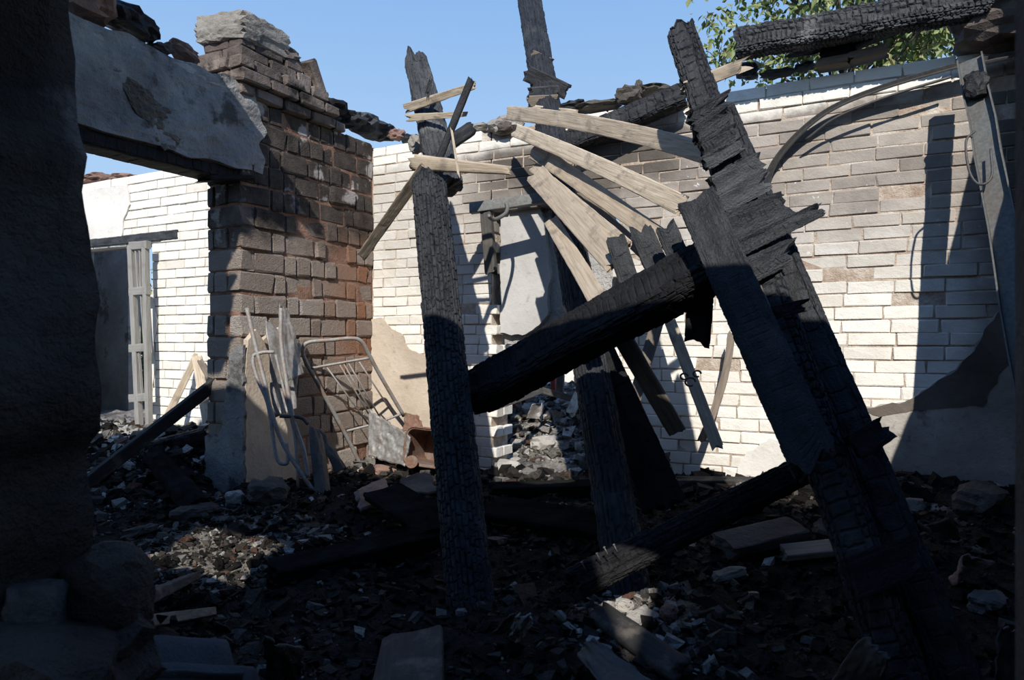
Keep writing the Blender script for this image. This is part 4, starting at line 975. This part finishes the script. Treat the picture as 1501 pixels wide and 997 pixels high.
# ------------------------------------------------------------------ single pieces lying on the ground
def gboard(a, b, wd, th, mat, label, name='charred_plank', cat='plank', lift=.05, **kw):
    A, B = gp(a[0], a[1], lift), gp(b[0], b[1], lift); kw.setdefault('rag', (.03, .03))
    o = timber(name, A, B, wd, th, mat, hint=kw.pop('hint', (0, -.25, 1)), **kw); return tag(o, label, cat)
gboard((398, 838), (655, 780), .15, .06, 'char_matte', 'black charred plank lying left of the thick log', crack=.004, nc=44, lift=.07, burn=.05)
gboard((720, 716), (880, 712), .10, .05, 'char_matte', 'black charred batten lying before the doorway', lift=.08)
gboard((722, 745), (905, 775), .22, .05, 'char_matte', 'wide black charred plank lying behind the tall log foot', crack=.003, nc=44, lift=.10)
gboard((990, 704), (1130, 706), .07, .03, 'wood_ash', 'thin grey plank along the foot of the white wall', lift=.06)
gboard((595, 1030), (606, 935), .19, .05, 'wood_ash', 'broad grey plank pointing away at the bottom edge', 'wooden_plank', lift=.08)
gboard((196, 885), (281, 846), .07, .03, 'wood_ash', 'short grey plank left of the sunlit ground patch', 'wooden_plank', lift=.06)
gboard((195, 918), (300, 900), .08, .03, 'wood_dark', 'short dark plank above the corrugated sheets', 'wooden_plank', lift=.05)
gboard((560, 720), (650, 775), .22, .04, 'char_matte', 'wide cracked charred board beside the thick log', crack=.004, cell=(.05, .06), nc=44, lift=.12)
gboard((880, 900), (1000, 985), .10, .06, 'wood_ash', 'charred pipe-like log crossing the small sunlit patch', 'charred_log', 'log', lift=.04, p=2.2, burn=.08)
gboard((1060, 800), (1170, 775), .16, .05, 'stone_dark', 'thick lump of fibrous board in the rubble at right', 'fibre_board', 'board', lift=.09, burn=.15)
gboard((1150, 560+250), (1250, 800), .10, .03, 'wood_dark', 'dark board end between the rafters and the low beam', 'wooden_plank', lift=.05)
def gsheet(cs, mat, label, amp=.015, lift=.05, name='metal_sheet', cat='sheet', curl=0.0, th=.006, fr=4, nu=12, nv=12):
    return sheet(name, [gp(x, y, lift+d) for x, y, d in cs], nu, nv, amp, mat, label, cat, th, curl, .010, fr)
gsheet([(845, 955, .02), (905, 1040, .02), (985, 1020, .05), (870, 935, .08)], 'tin_dark', 'dark flat metal panel at the bottom edge')
gsheet([(1215, 1010, .0), (1290, 1010, .0), (1300, 965, .12), (1265, 930, .16)], 'tin_dark', 'flat triangular sheet at the foot of the rafters')
gsheet([(1455, 1000, 0), (1510, 1000, .0), (1510, 930, .12), (1470, 920, .16)], 'tin_dark', 'torn sheet in the bottom right corner')
gsheet([(1385, 850, .0), (1410, 845, .0), (1440, 815, .12), (1395, 818, .10)], 'stone_red', 'curved brown shard standing right of the rafters', curl=.05, name='tile_shard', cat='shard')
gsheet([(1360, 800, .02), (1400, 790, .02), (1380, 768, .1), (1340, 770, .08)], 'stone_dark', 'bent dark shard on the rubble behind the rafters', curl=.04, name='tile_shard', cat='shard')
gsheet([(745, 938, .0), (765, 940, .0), (780, 910, .09), (758, 898, .11)], 'stone_pale', 'white shard standing beside the thick log foot', name='plaster_shard', cat='shard')
gsheet([(722, 930, .0), (745, 935, .0), (758, 903, .09), (745, 905, .09)], 'stone_dark', 'grey shard leaning on the white shard', name='plaster_shard', cat='shard')
gsheet([(395, 990, .0), (440, 1000, .0), (445, 955, .10), (385, 940, .16)], 'stone_dark', 'torn dark sheet standing at the bottom left', name='roofing_sheet')
gsheet([(530, 745, .0), (575, 735, .0), (565, 700, .08), (525, 715, .06)], 'stone_red', 'reddish slab lying in front of the bed end', name='brick_slab', cat='slab', th=.03)
gsheet([(580, 725, .0), (640, 720, .0), (630, 690, .08), (590, 700, .06)], 'stone_dark', 'grey slab lying in front of the rusty tub', name='plaster_slab', cat='slab', th=.02)
gsheet([(780, 612, .0), (800, 618, .0), (802, 588, .12), (788, 592, .14)], 'tin', 'curled white sheet on the rubble behind the doorway', curl=.08)
# corrugated cement sheets
for (x0, y0, x1, y1, lb) in [(180, 968, 330, 930, 'corrugated cement sheet at the lower left, rear one'), (190, 1010, 370, 968, 'corrugated cement sheet at the lower left, front one')]:
    a, b = gp(x0, (y0+y1)/2, .09), gp(x1, (y0+y1)/2, .09); ax = (b-a); dn = Vector((ax.y, -ax.x, 0)).normalized(); V = []; Fa = []
    NU, NV = 8, 22
    for i in range(NU+1):
        for j in range(NV+1):
            s = (j/NV-.5)*.19; V.append(a.lerp(b, i/NU)+dn*s+Vector((0, 0, .035*math.cos(s/.13*2*math.pi)-.02+.006*fnoise(i*.6, j*.4, 3))))
    for i in range(NU):
        for j in range(NV): k = i*(NV+1)+j; Fa.append((k, k+NV+1, k+NV+2, k+1))
    o = link('corrugated_sheet', mesh('corrugated_sheet', V, Fa), 'asbestos', None, True); o.modifiers.new('thickness', 'SOLIDIFY').thickness = .007; tag(o, lb, 'sheet')
def gstone(x, y, d, mt, lb, nm='stone', cat='stone', rot=None, amp=.2, box=.5, lift=.02, Z=None):
    p = gp(x, y, lift) if Z is None else P(x, y, Z)
    return tag(lump(nm, p, d, mt, rot or E(random.uniform(-15, 15), random.uniform(-15, 15), random.uniform(0, 90)), amp, 2.0, 3, box), lb, cat)
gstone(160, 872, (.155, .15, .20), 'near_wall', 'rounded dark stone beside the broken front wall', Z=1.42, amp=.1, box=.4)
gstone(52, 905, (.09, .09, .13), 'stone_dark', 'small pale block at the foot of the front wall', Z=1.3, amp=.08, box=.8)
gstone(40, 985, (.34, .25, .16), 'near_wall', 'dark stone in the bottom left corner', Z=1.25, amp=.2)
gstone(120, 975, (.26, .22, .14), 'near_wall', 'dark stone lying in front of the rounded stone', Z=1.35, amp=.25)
gstone(393, 722, (.22, .18, .14), 'stone_dark', 'brown stone at the foot of the plastered pier', lift=.05)
gstone(345, 735, (.10, .08, .12), 'stone_pale', 'small pale stone at the corner of the plastered pier')
gstone(280, 755, (.20, .16, .10), 'stone_dark', 'grey flat stone in the rubble before the pier')
gstone(300, 752, (.14, .12, .10), 'stone_dark', 'brown stone beside the grey flat stone')
gstone(205, 780, (.18, .10, .06), 'stone_dark', 'grey slab shard in the left rubble')
gstone(565, 690, (.16, .1, .07), 'stone_red', 'red brick piece below the bed end', box=.8, amp=.06)
gstone(555, 650, (.10, .09, .08), 'stone_pale', 'pale round stone under the bed end')
gstone(1070, 843, (.14, .10, .05), 'stone_mid', 'pale flat stone beside the low beam')
gstone(940, 908, (.12, .09, .05), 'stone_pale', 'white stone in the small sunlit patch', box=.6)
gstone(915, 890, (.07, .06, .05), 'stone_pale', 'small white stone at the rim of the sunlit patch')
gstone(980, 900, (.06, .05, .06), 'stone_red', 'brown stone at the right of the sunlit patch')
gstone(1330, 745, (.16, .12, .10), 'stone_mid', 'pale stone on the rubble right of the rafters')
gstone(1440, 735, (.30, .2, .16), 'stone_dark', 'rounded dark stone at the foot of the sooty plaster')
gstone(1450, 885, (.16, .12, .08), 'stone_mid', 'pale lump in the dark rubble at the right edge')
gstone(1088, 678, (.12, .10, .14), 'stone_dark', 'grey stone at the foot of the white wall', lift=.04)
gstone(800, 650, (.22, .2, .12), 'stone_pale', 'white rubble block in the doorway')
gstone(745, 690, (.2, .2, .14), 'stone_pale', 'pale rubble block at the left side of the doorway')
gstone(1210, 780, (.14, .10, .08), 'stone_dark', 'brown stone behind the rafter foot')

# ------------------------------------------------------------------ loose rubble nobody could count
rg = np.random.default_rng(11)
def scatter(name, label, n, x0, x1, y0, y1, smin, smax, tints, wts, flat=.45, seed=0, cond=None, sink=.25):
    x = rg.uniform(x0, x1, n); y = rg.uniform(y0, y1, n)
    keep = np.ones(n, bool)
    keep &= ~((np.abs(y-(YB+.13)) < .17) & ((x < OX0) | (x > OX1)))
    keep &= ~((np.abs(x-(XL+XL2)/2) < .2) & (y > YO-.03) & (y < YB))
    keep &= ~((np.abs(y-(YF+.1)) < .13) & (x < XL2) & ~((x > DX0) & (x < DX1)))
    if cond is not None: keep &= cond(x, y)
    x, y = x[keep], y[keep]; n = len(x)
    s = smin*(smax/smin)**(rg.random(n)**2.2)
    base = np.array([[a, b, c] for a in (-.5, .5) for b in (-.5, .5) for c in (-.5, .5)])
    v = base[None]+rg.normal(0, .14, (n, 8, 3)); dim = np.stack([s, s*rg.uniform(.4, 1, n), s*rg.uniform(.15, 1, n)*flat*1.6], -1)
    v = v*dim[:, None, :]
    a, b, c = rg.uniform(0, 6.28, n), rg.normal(0, .35, n), rg.normal(0, .35, n)
    ca, sa, cb, sb, cc, sc = np.cos(a), np.sin(a), np.cos(b), np.sin(b), np.cos(c), np.sin(c); o = np.ones(n); zr = np.zeros(n)
    Rz = np.stack([ca, -sa, zr, sa, ca, zr, zr, zr, o], -1).reshape(n, 3, 3); Rx = np.stack([o, zr, zr, zr, cb, -sb, zr, sb, cb], -1).reshape(n, 3, 3); Ry = np.stack([cc, zr, sc, zr, o, zr, -sc, zr, cc], -1).reshape(n, 3, 3)
    v = np.einsum('nij,nkj->nki', Rz @ Rx @ Ry, v)
    z = hgt(x, y)+.012+dim[:, 2]*sink
    v = v+np.stack([x, y, z], -1)[:, None, :]
    q = np.array([[0, 1, 3, 2], [4, 6, 7, 5], [0, 4, 5, 1], [2, 3, 7, 6], [0, 2, 6, 4], [1, 5, 7, 3]])
    fc = (np.arange(n)[:, None, None]*8+q[None]).reshape(-1, 4)
    me = bpy.data.meshes.new(name); me.from_pydata(v.reshape(-1, 3).tolist(), [], fc.tolist()); me.update()
    ti = rg.choice(len(tints), n, p=np.array(wts)/sum(wts)); tc_ = np.array(tints)[ti]*rg.uniform(.6, 1.3, (n, 1))
    at = me.color_attributes.new('tint', 'FLOAT_COLOR', 'POINT'); cc4 = np.concatenate([np.repeat(tc_, 8, 0), np.ones((n*8, 1))], 1)
    at.data.foreach_set('color', cc4.ravel().tolist())
    o = link(name, me, 'rubble'); tag(o, label, 'rubble', kind='stuff'); return o
T = [(.007, .0065, .006), (.018, .016, .014), (.042, .036, .030), (.09, .08, .07), (.20, .19, .17), (.42, .40, .37), (.10, .055, .04)]
room = lambda x, y: (x > XL+.02) & (x < XR) & (y < YB)
scatter('rubble', 'burnt rubble and charcoal covering the floor of the room', 17000, XL, XR, 1.0, YB, .006, .055, T, [5, 6, 5, 2.2, .8, .25, .8], .45, cond=room)
scatter('rubble', 'larger burnt chunks scattered over the floor of the room', 300, XL, XR, 1.6, YB, .04, .13, T, [4, 5, 4, 1.6, .5, .1, .8], .30, cond=room, sink=.1)
scatter('rubble', 'pale lime and ash rubble in the room behind the doorway', 14000, -5.0, 0.0, YB+.3, 7.5, .012, .10, T, [.6, .6, 1.5, 3, 4, 7, .6], .5)
scatter('rubble', 'burnt bits and rubble just beyond the opening on the left', 6000, -5.0, XL-.05, .9, YF, .01, .09, T, [3, 3, 3, 2.2, 1.5, 1.2, .8], .5, cond=lambda x, y: (x < XL2) | (y < YO))
scatter('rubble', 'pale sunlit lime rubble in the far left room', 8000, -7.8, -5.0, .9, YF, .012, .11, T, [1, 1, 2, 2.2, 4, 6, .6], .5)
scatter('rubble', 'pale ash and lime bits added to brighten the left sun patch', 1100, -3.2, -2.2, 1.8, 2.8, .006, .05, T, [1, 1, 2, 3, 4, 1.5, 1], .5)  # paler bits that brighten the left sun patch
scatter('rubble', 'white plaster bits added to brighten the small sun patch', 260, -1.0, -.4, 2.1, 2.75, .01, .07, T, [1, 1, 2, 2, 4, 5, 1], .4)  # paler bits that brighten the right sun patch
scatter('rubble', 'burnt rubble heaped against the foot of the walls', 2500, XL, XR, 4.1, YB, .02, .11, T, [4, 4, 4, 2, 1.2, .6, 1.0], .6, cond=room)

# ------------------------------------------------------------------ groups of look-alikes
GROUPS = {'charred_stub': 'charred board stubs on the fallen timbers', 'wooden_board': 'loose pale roof boards', 'charred_lump': 'charred lumps on the wall tops', 'mortar_lump': 'mortar lumps on the wall tops',
          'masonry_lump': 'masonry lumps at the right corner', 'stone': 'loose stones', 'metal_sheet': 'burnt metal sheets', 'wooden_lath': 'loose laths', 'charred_plank': 'charred planks', 'wooden_plank': 'loose planks',
          'nailed_block': 'short boards nailed to the tall log', 'charred_beam': 'charred beams', 'charred_post': 'charred posts', 'charred_rafter': 'leaning rafter pair', 'charred_board': 'charred boards under the ashen beam',
          'corrugated_sheet': 'corrugated cement sheets', 'bed_end': 'burnt bed ends', 'red_post': 'red posts in the room behind', 'charred_log': 'short charred logs', 'brick_shard': 'brick shards on the wall top', 'plaster_shard': 'plaster shards', 'tile_shard': 'tile shards'}
for o in list(COL.objects):
    g = GROUPS.get(o.name.split('.')[0])
    if g and o.parent is None and 'category' in o: o['group'] = g
